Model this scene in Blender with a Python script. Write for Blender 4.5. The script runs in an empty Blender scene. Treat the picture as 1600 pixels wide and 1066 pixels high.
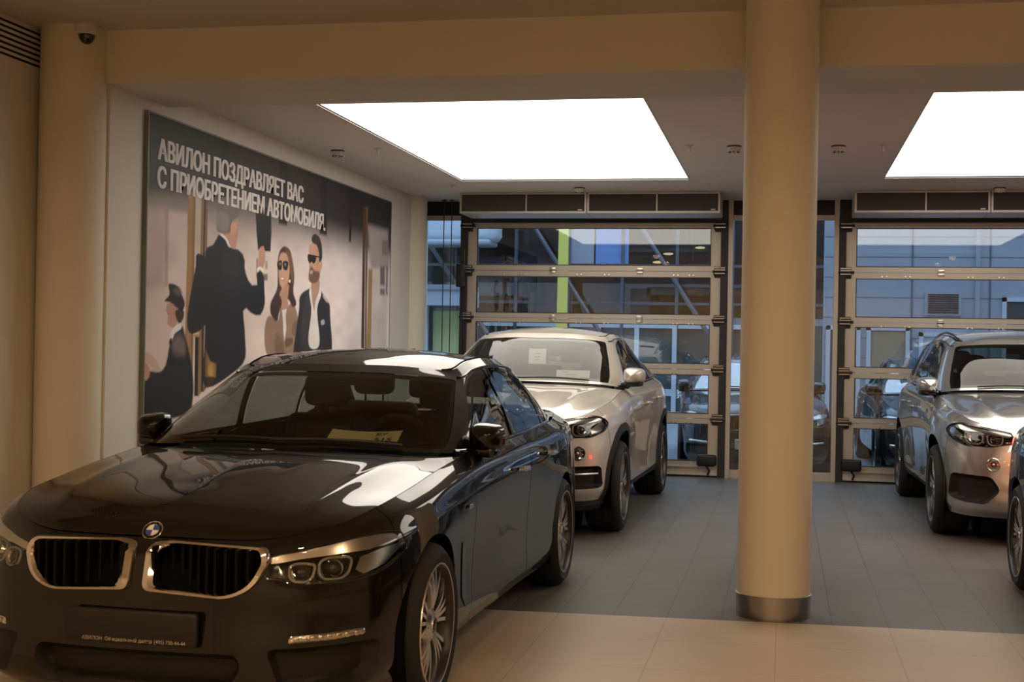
import bpy, bmesh, math, random
import numpy as np
from mathutils import Vector, Matrix
random.seed(7); rng = np.random.default_rng(7)
SC = bpy.context.scene
COL = SC.collection
PI = math.pi

# ------------------------------------------------------------------ camera
def look_matrix(yaw, pitch, roll):
    cy, sy, cp, sp, cr, sr = math.cos(yaw), math.sin(yaw), math.cos(pitch), math.sin(pitch), math.cos(roll), math.sin(roll)
    f = Vector((sy*cp, cy*cp, sp)); rt = Vector((cy, -sy, 0)); up = rt.cross(f)
    r2 = cr*rt + sr*up; u2 = -sr*rt + cr*up
    return Matrix((r2, u2, -f)).transposed()
cd = bpy.data.cameras.new('camera'); cam = bpy.data.objects.new('camera', cd); COL.objects.link(cam)
cd.sensor_width = 36; cd.lens = 36*2100/1600
cam.matrix_world = Matrix.Translation((0, 0, 1.5)) @ look_matrix(-.20033, .00359, .01813).to_4x4()
cd.clip_start = .05; cd.clip_end = 400
cd.dof.use_dof = True; cd.dof.focus_distance = 13.0; cd.dof.aperture_fstop = 11.0
SC.camera = cam
# ------------------------------------------------------------------ sky, exposure
wd = bpy.data.worlds.new('overcast_dusk'); SC.world = wd; wd.use_nodes = True
bg = wd.node_tree.nodes['Background']
bg.inputs['Color'].default_value = (.54, .73, 1.0, 1)
_nt = wd.node_tree; _tc = _nt.nodes.new('ShaderNodeTexCoord'); _sx = _nt.nodes.new('ShaderNodeSeparateXYZ'); _nt.links.new(_tc.outputs['Generated'], _sx.inputs[0])
_mr = _nt.nodes.new('ShaderNodeMapRange'); _mr.inputs['To Min'].default_value = 1.15; _mr.inputs['To Max'].default_value = 3.45     # overcast sky: three times brighter overhead
_nt.links.new(_sx.outputs['Z'], _mr.inputs['Value']); _nt.links.new(_mr.outputs[0], bg.inputs['Strength'])
SC.view_settings.view_transform = 'Standard'; SC.view_settings.look = 'None'
SC.view_settings.exposure = 0.0; SC.view_settings.gamma = 1.0
SC.view_settings.use_curve_mapping = False
SC.cycles.max_bounces = 10; SC.cycles.transparent_max_bounces = 16; SC.cycles.use_denoising = True
SC.cycles.caustics_reflective = False; SC.cycles.caustics_refractive = False; SC.cycles.sample_clamp_indirect = 6.0
PANEL_E = 3.4            # glow of the stretched ceiling panels
SPOT_W = 53.0            # warm downlights of the front hall

# ------------------------------------------------------------------ materials
MAT = {}
def mat(name, col, rough=.5, metal=0., coat=0., spec=.5, emit=None, es=0., bump=0., bscale=40., vary=0., vscale=3., alpha=None, trans=0., ior=1.45):
    m = bpy.data.materials.new(name); m.use_nodes = True; nt = m.node_tree; b = nt.nodes['Principled BSDF']
    c4 = (*col, 1)
    b.inputs['Base Color'].default_value = c4; b.inputs['Roughness'].default_value = rough; b.inputs['Metallic'].default_value = metal
    b.inputs['Coat Weight'].default_value = coat; b.inputs['Coat Roughness'].default_value = .008
    b.inputs['Specular IOR Level'].default_value = spec; b.inputs['IOR'].default_value = ior
    b.inputs['Transmission Weight'].default_value = trans
    if emit: b.inputs['Emission Color'].default_value = (*emit, 1); b.inputs['Emission Strength'].default_value = es
    if vary or bump:
        tc = nt.nodes.new('ShaderNodeTexCoord'); nz = nt.nodes.new('ShaderNodeTexNoise'); nt.links.new(tc.outputs['Object'], nz.inputs['Vector'])
        nz.inputs['Scale'].default_value = vscale if vary else bscale; nz.inputs['Detail'].default_value = 4
        if vary:
            mx = nt.nodes.new('ShaderNodeMix'); mx.data_type = 'RGBA'; nt.links.new(nz.outputs['Fac'], mx.inputs['Factor'])
            mx.inputs['A'].default_value = tuple(min(1, x*(1-vary)) for x in col)+(1,); mx.inputs['B'].default_value = tuple(min(1, x*(1+vary)) for x in col)+(1,)
            nt.links.new(mx.outputs['Result'], b.inputs['Base Color'])
        if bump:
            n2 = nz
            if vary:
                n2 = nt.nodes.new('ShaderNodeTexNoise'); nt.links.new(tc.outputs['Object'], n2.inputs['Vector']); n2.inputs['Scale'].default_value = bscale
            bp = nt.nodes.new('ShaderNodeBump'); bp.inputs['Strength'].default_value = bump; bp.inputs['Distance'].default_value = .01
            nt.links.new(n2.outputs['Fac'], bp.inputs['Height']); nt.links.new(bp.outputs['Normal'], b.inputs['Normal'])
    MAT[name] = m
    return m
def glass_mat(name, tint, refl=.08, rough=0.):
    """thin sheet glass: fresnel mirror over a tinted clear pane (no bending)"""
    m = bpy.data.materials.new(name); m.use_nodes = True; nt = m.node_tree; nt.nodes.clear()
    o = nt.nodes.new('ShaderNodeOutputMaterial'); mx = nt.nodes.new('ShaderNodeMixShader'); t = nt.nodes.new('ShaderNodeBsdfTransparent')
    g = nt.nodes.new('ShaderNodeBsdfGlossy'); fr = nt.nodes.new('ShaderNodeFresnel'); fr.inputs['IOR'].default_value = 1.5
    ma = nt.nodes.new('ShaderNodeMath'); ma.operation = 'MULTIPLY_ADD'; ma.inputs[1].default_value = 1.35; ma.inputs[2].default_value = refl-.05; ma.use_clamp = True
    ge = nt.nodes.new('ShaderNodeNewGeometry'); mi = nt.nodes.new('ShaderNodeMix'); mi.data_type = 'FLOAT'
    fr2 = nt.nodes.new('ShaderNodeFresnel'); fr2.inputs['IOR'].default_value = 1/1.0001
    fr.inputs['IOR'].default_value = 1.5
    lw = nt.nodes.new('ShaderNodeLayerWeight'); lw.inputs['Blend'].default_value = .5
    # side-independent schlick reflectance
    pw = nt.nodes.new('ShaderNodeMath'); pw.operation = 'POWER'; pw.inputs[1].default_value = 4.2
    nt.links.new(lw.outputs['Facing'], pw.inputs[0]); nt.links.new(pw.outputs[0], ma.inputs[0]); ma.inputs[1].default_value = .85; ma.inputs[2].default_value = refl
    nt.nodes.remove(fr); nt.nodes.remove(fr2); nt.nodes.remove(ge); nt.nodes.remove(mi)
    t.inputs['Color'].default_value = (*tint, 1); g.inputs['Roughness'].default_value = rough; g.inputs['Color'].default_value = (1, 1, 1, 1)
    nt.links.new(ma.outputs[0], mx.inputs['Fac']); nt.links.new(t.outputs[0], mx.inputs[1]); nt.links.new(g.outputs[0], mx.inputs[2]); nt.links.new(mx.outputs[0], o.inputs['Surface'])
    MAT[name] = m
    return m
mat('black_paint', (.0045, .0042, .0036), .45, 0, 1., .05)
mat('blue_paint', (.006, .014, .05), .4, .2, 1., .1)
mat('white_paint', (.60, .555, .485), .34, .35, 1., .3)
mat('silver_paint', (.47, .465, .45), .25, .8, 1., .5)
mat('anthracite_paint', (.008, .010, .016), .4, .1, 1., .1)
mat('black_plastic', (.012, .012, .012), .5, bump=.05, bscale=300)
mat('grey_plastic', (.03, .03, .031), .45)
mat('gloss_black', (.004, .004, .004), .08, coat=.5)
mat('void', (.002, .002, .002), .9, spec=.1)
mat('mesh_black', (.004, .004, .004), .6, bump=.3, bscale=200)
mat('chrome', (.74, .71, .66), .09, 1.)
mat('satin_chrome', (.55, .53, .49), .22, 1.)
mat('alloy', (.62, .60, .57), .22, 1.)
mat('alloy_dark', (.045, .045, .045), .35, .6)
mat('rubber', (.011, .011, .011), .75, bump=.1, bscale=80)
mat('disc_metal', (.25, .25, .25), .35, 1.)
mat('seat_leather', (.014, .0135, .013), .55, bump=.08, bscale=120)
mat('seat_beige', (.20, .165, .12), .6, bump=.08, bscale=120)
mat('dash_plastic', (.012, .012, .012), .6, bump=.05, bscale=200)
mat('headliner', (.10, .095, .085), .9)
mat('led_ring', (.22, .21, .19), .2, .0)
mat('grille_black', (.004, .004, .004), .5, spec=.12)
mat('reflector', (.6, .58, .54), .12, 1.)
mat('amber', (.35, .07, .01), .2)
mat('paper_yellow', (.88, .82, .50), .7)
mat('paper_white', (.93, .93, .88), .7)
mat('ink', (.02, .02, .02), .7)
mat('emblem_blue', (.02, .08, .35), .25, coat=.6)
mat('emblem_white', (.75, .75, .75), .25, coat=.6)
mat('tail_red', (.35, .004, .004), .12, emit=(1, .02, .01), es=19.)
glass_mat('car_glass', (.52, .56, .52), .032)
glass_mat('coated_glass', (.6, .68, .68), .26)
glass_mat('tinted_glass', (.40, .45, .45), .06)
glass_mat('lamp_lens', (.93, .93, .92), .05)
glass_mat('pane_glass', (.88, .93, .95), .06)

# ------------------------------------------------------------------ objects
def link(o, parent=None):
    COL.objects.link(o)
    if parent is not None: o.parent = parent
    return o
def tag(o, label=None, cat=None, group=None, kind=None):
    if label: o['label'] = label
    if cat: o['category'] = cat
    if group: o['group'] = group
    if kind: o['kind'] = kind
    return o
def empty(name, loc=(0, 0, 0), rz=0., label=None, cat=None, group=None, kind=None):
    o = bpy.data.objects.new(name, None); o.location = loc; o.rotation_euler = (0, 0, rz); o.empty_display_size = .2
    link(o); return tag(o, label, cat, group, kind)
def mesh_obj(name, V, F, mats, parent=None, smooth=True, mi=None, sharp=None):
    me = bpy.data.meshes.new(name)
    me.from_pydata([tuple(map(float, v)) for v in V], [], [tuple(int(i) for i in f) for f in F])
    if not isinstance(mats, (list, tuple)): mats = [mats]
    for m in mats: me.materials.append(MAT[m] if isinstance(m, str) else m)
    if mi is not None: me.polygons.foreach_set('material_index', np.array(mi, dtype=np.int32))
    me.validate(verbose=False)
    if smooth:
        me.polygons.foreach_set('use_smooth', np.ones(len(me.polygons), dtype=bool))
        if sharp: me.set_sharp_from_angle(angle=math.radians(sharp))
    me.update()
    return link(bpy.data.objects.new(name, me), parent)
class MB:
    """collects shapes into one mesh"""
    def __init__(s): s.V = []; s.F = []; s.MI = []; s.n = 0
    def add(s, V, F, mi=0):
        V = np.asarray(V, float).reshape(-1, 3)
        s.V.append(V); s.F += [tuple(int(i)+s.n for i in f) for f in F]; s.MI += [mi]*len(F); s.n += len(V); return s
    def box(s, lo, hi, mi=0):
        x0, y0, z0 = lo; x1, y1, z1 = hi
        V = [(x0, y0, z0), (x1, y0, z0), (x1, y1, z0), (x0, y1, z0), (x0, y0, z1), (x1, y0, z1), (x1, y1, z1), (x0, y1, z1)]
        return s.add(V, [(0, 3, 2, 1), (4, 5, 6, 7), (0, 1, 5, 4), (1, 2, 6, 5), (2, 3, 7, 6), (3, 0, 4, 7)], mi)
    def rbox(s, lo, hi, r=.01, seg=3, mi=0, M=None):
        bm = bmesh.new(); bmesh.ops.create_cube(bm, size=1)
        lo = Vector(lo); hi = Vector(hi)
        for v in bm.verts: v.co = Vector(((lo[i]+hi[i])/2+v.co[i]*(hi[i]-lo[i]) for i in range(3)))
        bmesh.ops.bevel(bm, geom=bm.edges[:], offset=r, segments=seg, profile=.5, affect='EDGES', clamp_overlap=True)
        if M is not None: bmesh.ops.transform(bm, matrix=M, verts=bm.verts)
        bm.verts.index_update()
        s.add([v.co[:] for v in bm.verts], [[v.index for v in f.verts] for f in bm.faces], mi); bm.free(); return s
    def tube(s, pts, r, n=8, closed=False, mi=0, flat=None):
        P = np.asarray(pts, float); m = len(P); rr = np.broadcast_to(np.asarray(r, float), (m,))
        T = np.zeros_like(P)
        if closed: T = np.roll(P, -1, 0)-np.roll(P, 1, 0)
        else: T[1:-1] = P[2:]-P[:-2]; T[0] = P[1]-P[0]; T[-1] = P[-1]-P[-2]
        T /= np.linalg.norm(T, axis=1)[:, None]+1e-12
        up = np.array([0, 0, 1.]) if abs(T[0][2]) < .9 else np.array([1., 0, 0])
        N = np.cross(T[0], up); N /= np.linalg.norm(N); V = []
        for i in range(m):
            N = N-T[i]*(N@T[i]); N /= np.linalg.norm(N)+1e-12; B = np.cross(T[i], N)
            for k in range(n):
                a = 2*PI*k/n; V.append(P[i]+rr[i]*(math.cos(a)*N+math.sin(a)*B))
        F = []
        for i in range(m if closed else m-1):
            j = (i+1) % m
            for k in range(n): F.append((i*n+k, i*n+(k+1) % n, j*n+(k+1) % n, j*n+k))
        if not closed: F += [tuple(range(n))[::-1], tuple((m-1)*n+k for k in range(n))]
        return s.add(V, F, mi)
    def lathe(s, prof, n=48, axis='z', center=(0, 0, 0), mi=0, a0=0., a1=2*PI, cap=False):
        P = np.asarray(prof, float); full = abs(a1-a0-2*PI) < 1e-6; cnt = n if full else n+1; V = []
        for i in range(cnt):
            a = a0+(a1-a0)*i/n; c, d = math.cos(a), math.sin(a)
            for r, h in P:
                V.append({'z': (r*c, r*d, h), 'y': (r*c, h, r*d), 'x': (h, r*c, r*d)}[axis])
        k = len(P); F = []
        for i in range(n):
            j = (i+1) % cnt
            for q in range(k-1): F.append((i*k+q, j*k+q, j*k+q+1, i*k+q+1))
        if cap and full: F += [tuple(i*k for i in range(n)), tuple(i*k+k-1 for i in range(n))[::-1]]
        return s.add(np.array(V)+np.array(center), F, mi)
    def superell(s, c, r, e1=.5, e2=.5, nu=24, nv=14, mi=0, M=None):
        f = lambda w, m: np.sign(w)*np.abs(w)**m
        V = []
        for j in range(nv+1):
            ph = -PI/2+PI*j/nv
            for i in range(nu):
                th = 2*PI*i/nu
                V.append((c[0]+r[0]*f(math.cos(ph), e1)*f(math.cos(th), e2), c[1]+r[1]*f(math.cos(ph), e1)*f(math.sin(th), e2), c[2]+r[2]*f(math.sin(ph), e1)))
        F = [(j*nu+i, j*nu+(i+1) % nu, (j+1)*nu+(i+1) % nu, (j+1)*nu+i) for j in range(nv) for i in range(nu)]
        V = np.array(V)
        if M is not None: V = np.array([M @ Vector(v) for v in V])
        return s.add(V, F, mi)
    def prism(s, poly, lo, hi, plane='xz', mi=0):
        """polygon extruded along the axis missing from plane"""
        n = len(poly); V = []
        for h in (lo, hi):
            for a, b in poly: V.append({'xz': (a, h, b), 'yz': (h, a, b), 'xy': (a, b, h)}[plane])
        F = [tuple(range(n)), tuple(range(n, 2*n))[::-1]]+[(i, i+n, (i+1) % n+n, (i+1) % n) for i in range(n)]
        return s.add(V, F, mi)
    def both(s):
        """add the mirror image in y"""
        V = np.concatenate(s.V); F = list(s.F); MI = list(s.MI); n = s.n
        s.V.append(V*[1, -1, 1]); s.F += [tuple(i+n for i in f[::-1]) for f in F]; s.MI += MI; s.n *= 2; return s
    def build(s, name, mats, parent=None, smooth=True, sharp=35):
        return mesh_obj(name, np.concatenate(s.V), s.F, mats, parent, smooth, s.MI, sharp)

# ------------------------------------------------------------------ curves, surfaces
def bessel(P, h, sym0=False, sym1=False):
    D = np.zeros_like(P); d = (P[1:]-P[:-1])/h.reshape(-1, *([1]*(P.ndim-1)))
    hh = h.reshape(-1, *([1]*(P.ndim-1)))
    D[1:-1] = (d[:-1]*hh[1:]+d[1:]*hh[:-1])/(hh[1:]+hh[:-1])
    D[0] = d[0]; D[-1] = d[-1]
    mir = np.array([0, 1., 0])
    if sym0: D[0] = d[0]*mir
    if sym1: D[-1] = d[-1]*mir
    return D
def curve(P, n, closed=False, even=True):
    P = np.asarray(P, float)
    if closed: P = np.concatenate([P[-3:-1] if False else P[-2:], P, P[:3]])
    h = np.linalg.norm(P[1:]-P[:-1], axis=1)+1e-9; D = bessel(P, h)
    lo, hi = (2, len(P)-3) if closed else (0, len(P)-1)
    u = np.linspace(lo, hi, (n*4)+1); i = np.clip(np.floor(u).astype(int), 0, len(P)-2); f = (u-i)[:, None]
    Q = (2*f**3-3*f**2+1)*P[i]+(f**3-2*f**2+f)*D[i]*h[i][:, None]+(-2*f**3+3*f**2)*P[i+1]+(f**3-f**2)*D[i+1]*h[i][:, None]
    L = np.concatenate([[0], np.cumsum(np.linalg.norm(Q[1:]-Q[:-1], axis=1))])
    t = np.linspace(0, L[-1], n+1)[:n] if closed else np.linspace(0, L[-1], n)
    return np.stack([np.interp(t, L, Q[:, k]) for k in range(P.shape[1])], 1)
def rpoly(pts, r, seg=5):
    """polygon with rounded corners"""
    P = [np.array(p, float) for p in pts]; n = len(P); out = []
    rr = r if isinstance(r, (list, tuple)) else [r]*n
    for i in range(n):
        a, b, c = P[i-1], P[i], P[(i+1) % n]; d1 = a-b; d2 = c-b; l1 = np.linalg.norm(d1); l2 = np.linalg.norm(d2)
        q = min(rr[i], l1*.48, l2*.48); s = b+d1/l1*q; e = b+d2/l2*q
        for k in range(seg+1):
            t = k/seg; out.append((1-t)**2*s+2*t*(1-t)*b+t*t*e)
    return np.array(out)
class Net:
    def __init__(s, P, sym=(True, True), crease=()):
        s.P = P = np.asarray(P, float); n, k = P.shape[:2]
        s.hu = np.linalg.norm(P[1:]-P[:-1], axis=2).mean(1)+1e-6; s.hv = np.linalg.norm(P[:, 1:]-P[:, :-1], axis=2).mean(0)+1e-6
        s.Du = bessel(P, s.hu, *sym)
        PT = P.transpose(1, 0, 2); dv = bessel(PT, s.hv); L = dv.copy(); R = dv.copy()
        d = (PT[1:]-PT[:-1])/s.hv[:, None, None]
        for c in crease: L[c] = d[c-1]; R[c] = d[c]
        s.DvL = L.transpose(1, 0, 2); s.DvR = R.transpose(1, 0, 2)
        s.DuvL = bessel(s.DvL, s.hu, *sym); s.DuvR = bessel(s.DvR, s.hu, *sym)
    def __call__(s, u, v):
        u = np.asarray(u, float); v = np.asarray(v, float); n, k = s.P.shape[:2]
        i = np.clip(np.floor(u).astype(int), 0, n-2); j = np.clip(np.floor(v).astype(int), 0, k-2)
        f = (u-i)[..., None]; g = (v-j)[..., None]; hu = s.hu[i][..., None]; hv = s.hv[j][..., None]
        H = lambda t: (2*t**3-3*t**2+1, t**3-2*t**2+t, -2*t**3+3*t**2, t**3-t**2)
        a = H(f); b = H(g)
        def row(ii):
            p = b[0]*s.P[ii, j]+b[1]*hv*s.DvR[ii, j]+b[2]*s.P[ii, j+1]+b[3]*hv*s.DvL[ii, j+1]
            q = b[0]*s.Du[ii, j]+b[1]*hv*s.DuvR[ii, j]+b[2]*s.Du[ii, j+1]+b[3]*hv*s.DuvL[ii, j+1]
            return p, q
        p0, q0 = row(i); p1, q1 = row(i+1)
        return a[0]*p0+a[1]*hu*q0+a[2]*p1+a[3]*hu*q1
class Coons:
    """patch: front curve F(u), rear curve R(u), centre curve C(v), side curve S(v), plus lift(u,v) along z"""
    def __init__(s, F, R, C, S, lift=None): s.c = [np.asarray(q, float) for q in (F, R, C, S)]; s.lift = lift
    def __call__(s, u, v):
        u = np.asarray(u, float); v = np.asarray(v, float)
        def ev(c, t):
            x = np.clip(t, 0, 1)*(len(c)-1); i = np.clip(np.floor(x).astype(int), 0, len(c)-2); f = (x-i)[..., None]
            return c[i]*(1-f)+c[i+1]*f
        F, R, C, S = s.c; U = u[..., None]; W = v[..., None]
        p = (1-W)*ev(F, u)+W*ev(R, u)+(1-U)*ev(C, v)+U*ev(S, v)-((1-U)*(1-W)*F[0]+U*(1-W)*F[-1]+(1-U)*W*R[0]+U*W*R[-1])
        if s.lift is not None: p = p.copy(); p[..., 2] += s.lift(u, v)
        return p
PROJ = {'x': lambda p, u, v: p[:, [1, 2]], 'y': lambda p, u, v: p[:, [0, 2]], 'z': lambda p, u, v: p[:, [0, 1]], 'uv': lambda p, u, v: np.stack([u, v], 1)*.15}
def sdf(q, poly):
    best = np.full(len(q), 1e9); near = np.zeros_like(q); ins = np.zeros(len(q), bool); n = len(poly)
    for i in range(n):
        a = poly[i]; b = poly[(i+1) % n]; e = b-a; w = q-a; t = np.clip((w@e)/(e@e+1e-18), 0, 1); c = a+t[:, None]*e
        d = np.hypot(*(q-c).T); m = d < best; best[m] = d[m]; near[m] = c[m]
        cr = ((a[1] > q[:, 1]) != (b[1] > q[:, 1]))
        if cr.any():
            xx = a[0]+(q[:, 1]-a[1])/(b[1]-a[1]+1e-18)*(b[0]-a[0]); ins ^= cr & (q[:, 0] < xx)
    return np.where(ins, -best, best), near
def uvp(poly):  # polygon given in (u,v) to the scaled space used for trimming
    return np.asarray(poly, float)*.15
def surf_part(net, ur, vr, nu, nv, holes=(), keep=None, off=0., offd=None):
    """sample a surface piece; cut holes [(kind, polygon)] out of it, or keep only a polygon; push along the normal by off / offd(distance to edge)"""
    U, W = np.meshgrid(np.linspace(*ur, nu+1), np.linspace(*vr, nv+1), indexing='ij'); U = U.ravel().copy(); W = W.ravel().copy()
    du = (ur[1]-ur[0])/nu; dv = (vr[1]-vr[0])/nv
    idx = np.arange((nu+1)*(nv+1)).reshape(nu+1, nv+1)
    F = np.stack([idx[:-1, :-1], idx[1:, :-1], idx[1:, 1:], idx[:-1, 1:]], -1).reshape(-1, 4)
    alive = np.ones(len(F), bool); frozen = np.zeros(len(U), bool)
    for kind, poly, sgn in [(k, np.asarray(p, float), 1) for k, p in holes]+([(keep[0], np.asarray(keep[1], float), -1)] if keep else []):
        pr = PROJ[kind]
        P = net(U, W); q = pr(P, U, W); sd, near = sdf(q, poly); sd = sd*sgn      # gone where sd < 0
        fin = sd[F] < 0
        mixed = fin.any(1) & ~fin.all(1) & alive
        vm = np.zeros(len(U), bool); vm[F[mixed].ravel()] = True
        e = 1e-4
        def jac():
            Ju = (pr(net(np.clip(U[s]+e*du, *sorted(ur)), W[s]), np.clip(U[s]+e*du, *sorted(ur)), W[s])-pr(net(np.clip(U[s]-e*du, *sorted(ur)), W[s]), np.clip(U[s]-e*du, *sorted(ur)), W[s]))
            Jv = (pr(net(U[s], np.clip(W[s]+e*dv, *sorted(vr))), U[s], np.clip(W[s]+e*dv, *sorted(vr)))-pr(net(U[s], np.clip(W[s]-e*dv, *sorted(vr))), U[s], np.clip(W[s]-e*dv, *sorted(vr))))
            return Ju/(2*e), Jv/(2*e)                              # per cell
        s = np.where(vm)[0]
        if len(s):
            Ju, Jv = jac(); cell = np.minimum(np.hypot(*Ju.T), np.hypot(*Jv.T))
            take = (sd[s] < 0) | (sd[s] < .38*cell); s = s[take]
            tgt = near[s]
            # exact corners
            n = len(poly)
            for i in range(n):
                a = poly[i]-poly[i-1]; b = poly[(i+1) % n]-poly[i]
                ca = (a@b)/(np.hypot(*a)*np.hypot(*b)+1e-12)
                if ca < .8:
                    d = np.hypot(*(q[s]-poly[i]).T); k = int(d.argmin())
                    if d[k] < 2.5*cell.mean(): tgt[k] = poly[i]
            for it in range(4):
                Ju, Jv = jac(); qq = pr(net(U[s], W[s]), U[s], W[s]); r = tgt-qq
                det = Ju[:, 0]*Jv[:, 1]-Ju[:, 1]*Jv[:, 0]; ok = np.abs(det) > 1e-12
                a = np.where(ok, (r[:, 0]*Jv[:, 1]-r[:, 1]*Jv[:, 0])/np.where(ok, det, 1), 0); b = np.where(ok, (Ju[:, 0]*r[:, 1]-Ju[:, 1]*r[:, 0])/np.where(ok, det, 1), 0)
                U[s] = np.clip(U[s]+np.clip(a, -1.2, 1.2)*du, *sorted(ur)); W[s] = np.clip(W[s]+np.clip(b, -1.2, 1.2)*dv, *sorted(vr))
            g = sd < 0; g[s] = True
        else: g = sd < 0
        alive &= ~g[F].all(1)
    P = net(U, W)
    if off or offd is not None:
        h = 1e-3
        A = net(np.clip(U+h, *sorted(ur)), W)-net(np.clip(U-h, *sorted(ur)), W); B = net(U, np.clip(W+h, *sorted(vr)))-net(U, np.clip(W-h, *sorted(vr)))
        N = np.cross(A, B); N /= np.linalg.norm(N, axis=1)[:, None]+1e-12
        d = off
        if offd is not None:
            sd, _ = sdf(PROJ[keep[0]](P, U, W), np.asarray(keep[1], float)); d = (off+offd(np.maximum(-sd, 0)))[:, None]
        P = P+N*d
    F = F[alive]; used = np.unique(F); mp = np.full(len(P), -1); mp[used] = np.arange(len(used))
    return P[used], mp[F]
def sym_join(V, F):
    """half shape + its mirror, welded on y=0"""
    V = np.asarray(V, float); n = len(V); c = np.abs(V[:, 1]) < 2e-4
    mp = np.zeros(n, int); mp[c] = np.where(c)[0]; k = int((~c).sum()); mp[~c] = n+np.arange(k)
    return np.concatenate([V, V[~c]*[1, -1, 1]]), [tuple(f) for f in F]+[tuple(mp[list(f)][::-1]) for f in F]
def mirror(V, F): return np.asarray(V)*[1, -1, 1], [tuple(f)[::-1] for f in F]
def clean(F): return [tuple(dict.fromkeys(int(i) for i in f)) for f in F]
# ------------------------------------------------------------------ cars
K8 = 8
def body_net(outline, prof):
    O = np.asarray(outline, float); n = len(O)
    T = np.zeros_like(O); T[1:-1] = O[2:]-O[:-2]; T[0] = (0, 1); T[-1] = (0, -1)
    T /= np.linalg.norm(T, axis=1)[:, None]; N = np.stack([-T[:, 1]*-1, T[:, 0]*-1], 1)   # outward: right of travel
    N = np.stack([T[:, 1], -T[:, 0]], 1)
    P = np.zeros((n, K8, 3))
    for i in range(n):
        ins, zs = prof[i]
        for k in range(K8):
            P[i, k, :2] = O[i]-N[i]*ins[k]; P[i, k, 2] = zs[k]
        if i in (0, n-1): P[i, :, 1] = 0
    return P
def lerp_prof(a, b, t): return [[x+(y-x)*t for x, y in zip(a[q], b[q])] for q in (0, 1)]
def make_wheel_parts(root, R, W, rim, style, sides, inset):
    """four wheels: each a part 'wheel' (tyre) with sub-parts rim, spokes and brake"""
    ty = MB(); hw = W/2; rb = rim+.005
    ty.lathe([(rb-.02, hw-.035), (rb, hw-.012), (rb+.018, hw-.004), ((R+rb)/2, hw+.004), (R-.03, hw-.006), (R-.010, hw-.025), (R-.002, hw-.05), (R, hw-.075), (R-.006, hw-.078), (R-.006, hw-.088), (R, hw-.091),
              (R+.001, .015), (R-.006, .012), (R-.006, -.012), (R+.001, -.015), (R, -hw+.07), (R-.01, -hw+.025), (R-.03, -hw+.006), ((R+rb)/2, -hw-.004), (rb+.018, -hw+.004), (rb-.02, -hw+.03)], 72, 'y')
    rm = MB()
    rm.lathe([(rb-.004, hw-.002), (rb+.004, hw-.001), (rb+.006, hw-.006), (rb-.002, hw-.012)], 72, 'y')
    rm.lathe([(rb-.004, hw-.002), (rb-.012, hw-.012), (rb-.02, hw-.03), (rb-.03, 0), (rb-.03, -hw+.03), (rb-.004, -hw+.005)], 72, 'y', mi=1)
    sp = MB(); yo = hw-.018
    def spoke(a0, a1, r0, r1, w0, w1, y0, y1, mi=0, th=.02):
        pts = []
        for t in np.linspace(0, 1, 7):
            r = r0+(r1-r0)*t; a = a0+(a1-a0)*(t**1.6); y = y0+(y1-y0)*t+.012*math.sin(PI*t); w = (w0+(w1-w0)*t)/2
            c = np.array([math.cos(a), 0, math.sin(a)]); d = np.array([-math.sin(a), 0, math.cos(a)])
            for s_, yy, q in ((-1, y-th, 1.25), (-1, y, 1), (1, y, 1), (1, y-th, 1.25)): pts.append(r*c+d*w*s_*q+np.array([0, yy, 0]))
        F = []
        for i in range(6):
            for k in range(3): F.append((i*4+k, i*4+k+1, (i+1)*4+k+1, (i+1)*4+k))
        sp.add(pts, F, mi)
    hub = .062
    if style == 'double10':
        for i in range(5):
            b = 2*PI*i/5+PI/2
            for sgn in (-1, 1):
                for o0, o1 in ((.09, .13), (.30, .45)):
                    spoke(b+sgn*o0*.9, b+sgn*o1, hub*.8, rb-.012, .017, .014, yo-.018, yo-.008)
    elif style == 'wide10':
        for i in range(5):
            b = 2*PI*i/5+PI/2
            for sgn in (-1, 1): spoke(b+sgn*.16, b+sgn*.26, hub*.8, rb-.012, .05, .045, yo-.014, yo-.004, th=.03)
    else:
        for i in range(5):
            b = 2*PI*i/5+PI/2
            spoke(b-.19, b-.2, hub*.8, rb-.012, .045, .035, yo-.02, yo-.004, th=.03); spoke(b+.19, b+.2, hub*.8, rb-.012, .045, .035, yo-.02, yo-.004, th=.03)
    sp.lathe([(.0, yo+.004), (.02, yo+.004), (.032, yo+.002), (.034, yo-.004), (.05, yo-.008), (.07, yo-.016), (.085, yo-.04)], 32, 'y')
    for i in range(5):
        a = 2*PI*i/5; sp.lathe([(0, yo-.008), (.008, yo-.008), (.009, yo-.02)], 10, 'y', (.052*math.cos(a), 0, .052*math.sin(a)))
    cap = MB(); cap.lathe([(0, yo+.0065), (.025, yo+.006), (.03, yo+.003)], 24, 'y')
    bk = MB(); bk.lathe([(.05, .015), (rim*.72, .015), (rim*.72, -.012), (.05, -.012)], 48, 'y'); bk.lathe([(.0, .03), (.075, .028), (.08, .01)], 24, 'y')
    bk.lathe([(rim*.45, .04), (rim*.80, .04), (rim*.82, 0), (rim*.80, -.04), (rim*.45, -.04)], 12, 'y', mi=1, a0=2.2, a1=3.5)
    bk.lathe([(rb-.026, -hw+.06), (.02, -hw+.05)], 48, 'y', mi=2)
    first = None
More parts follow.
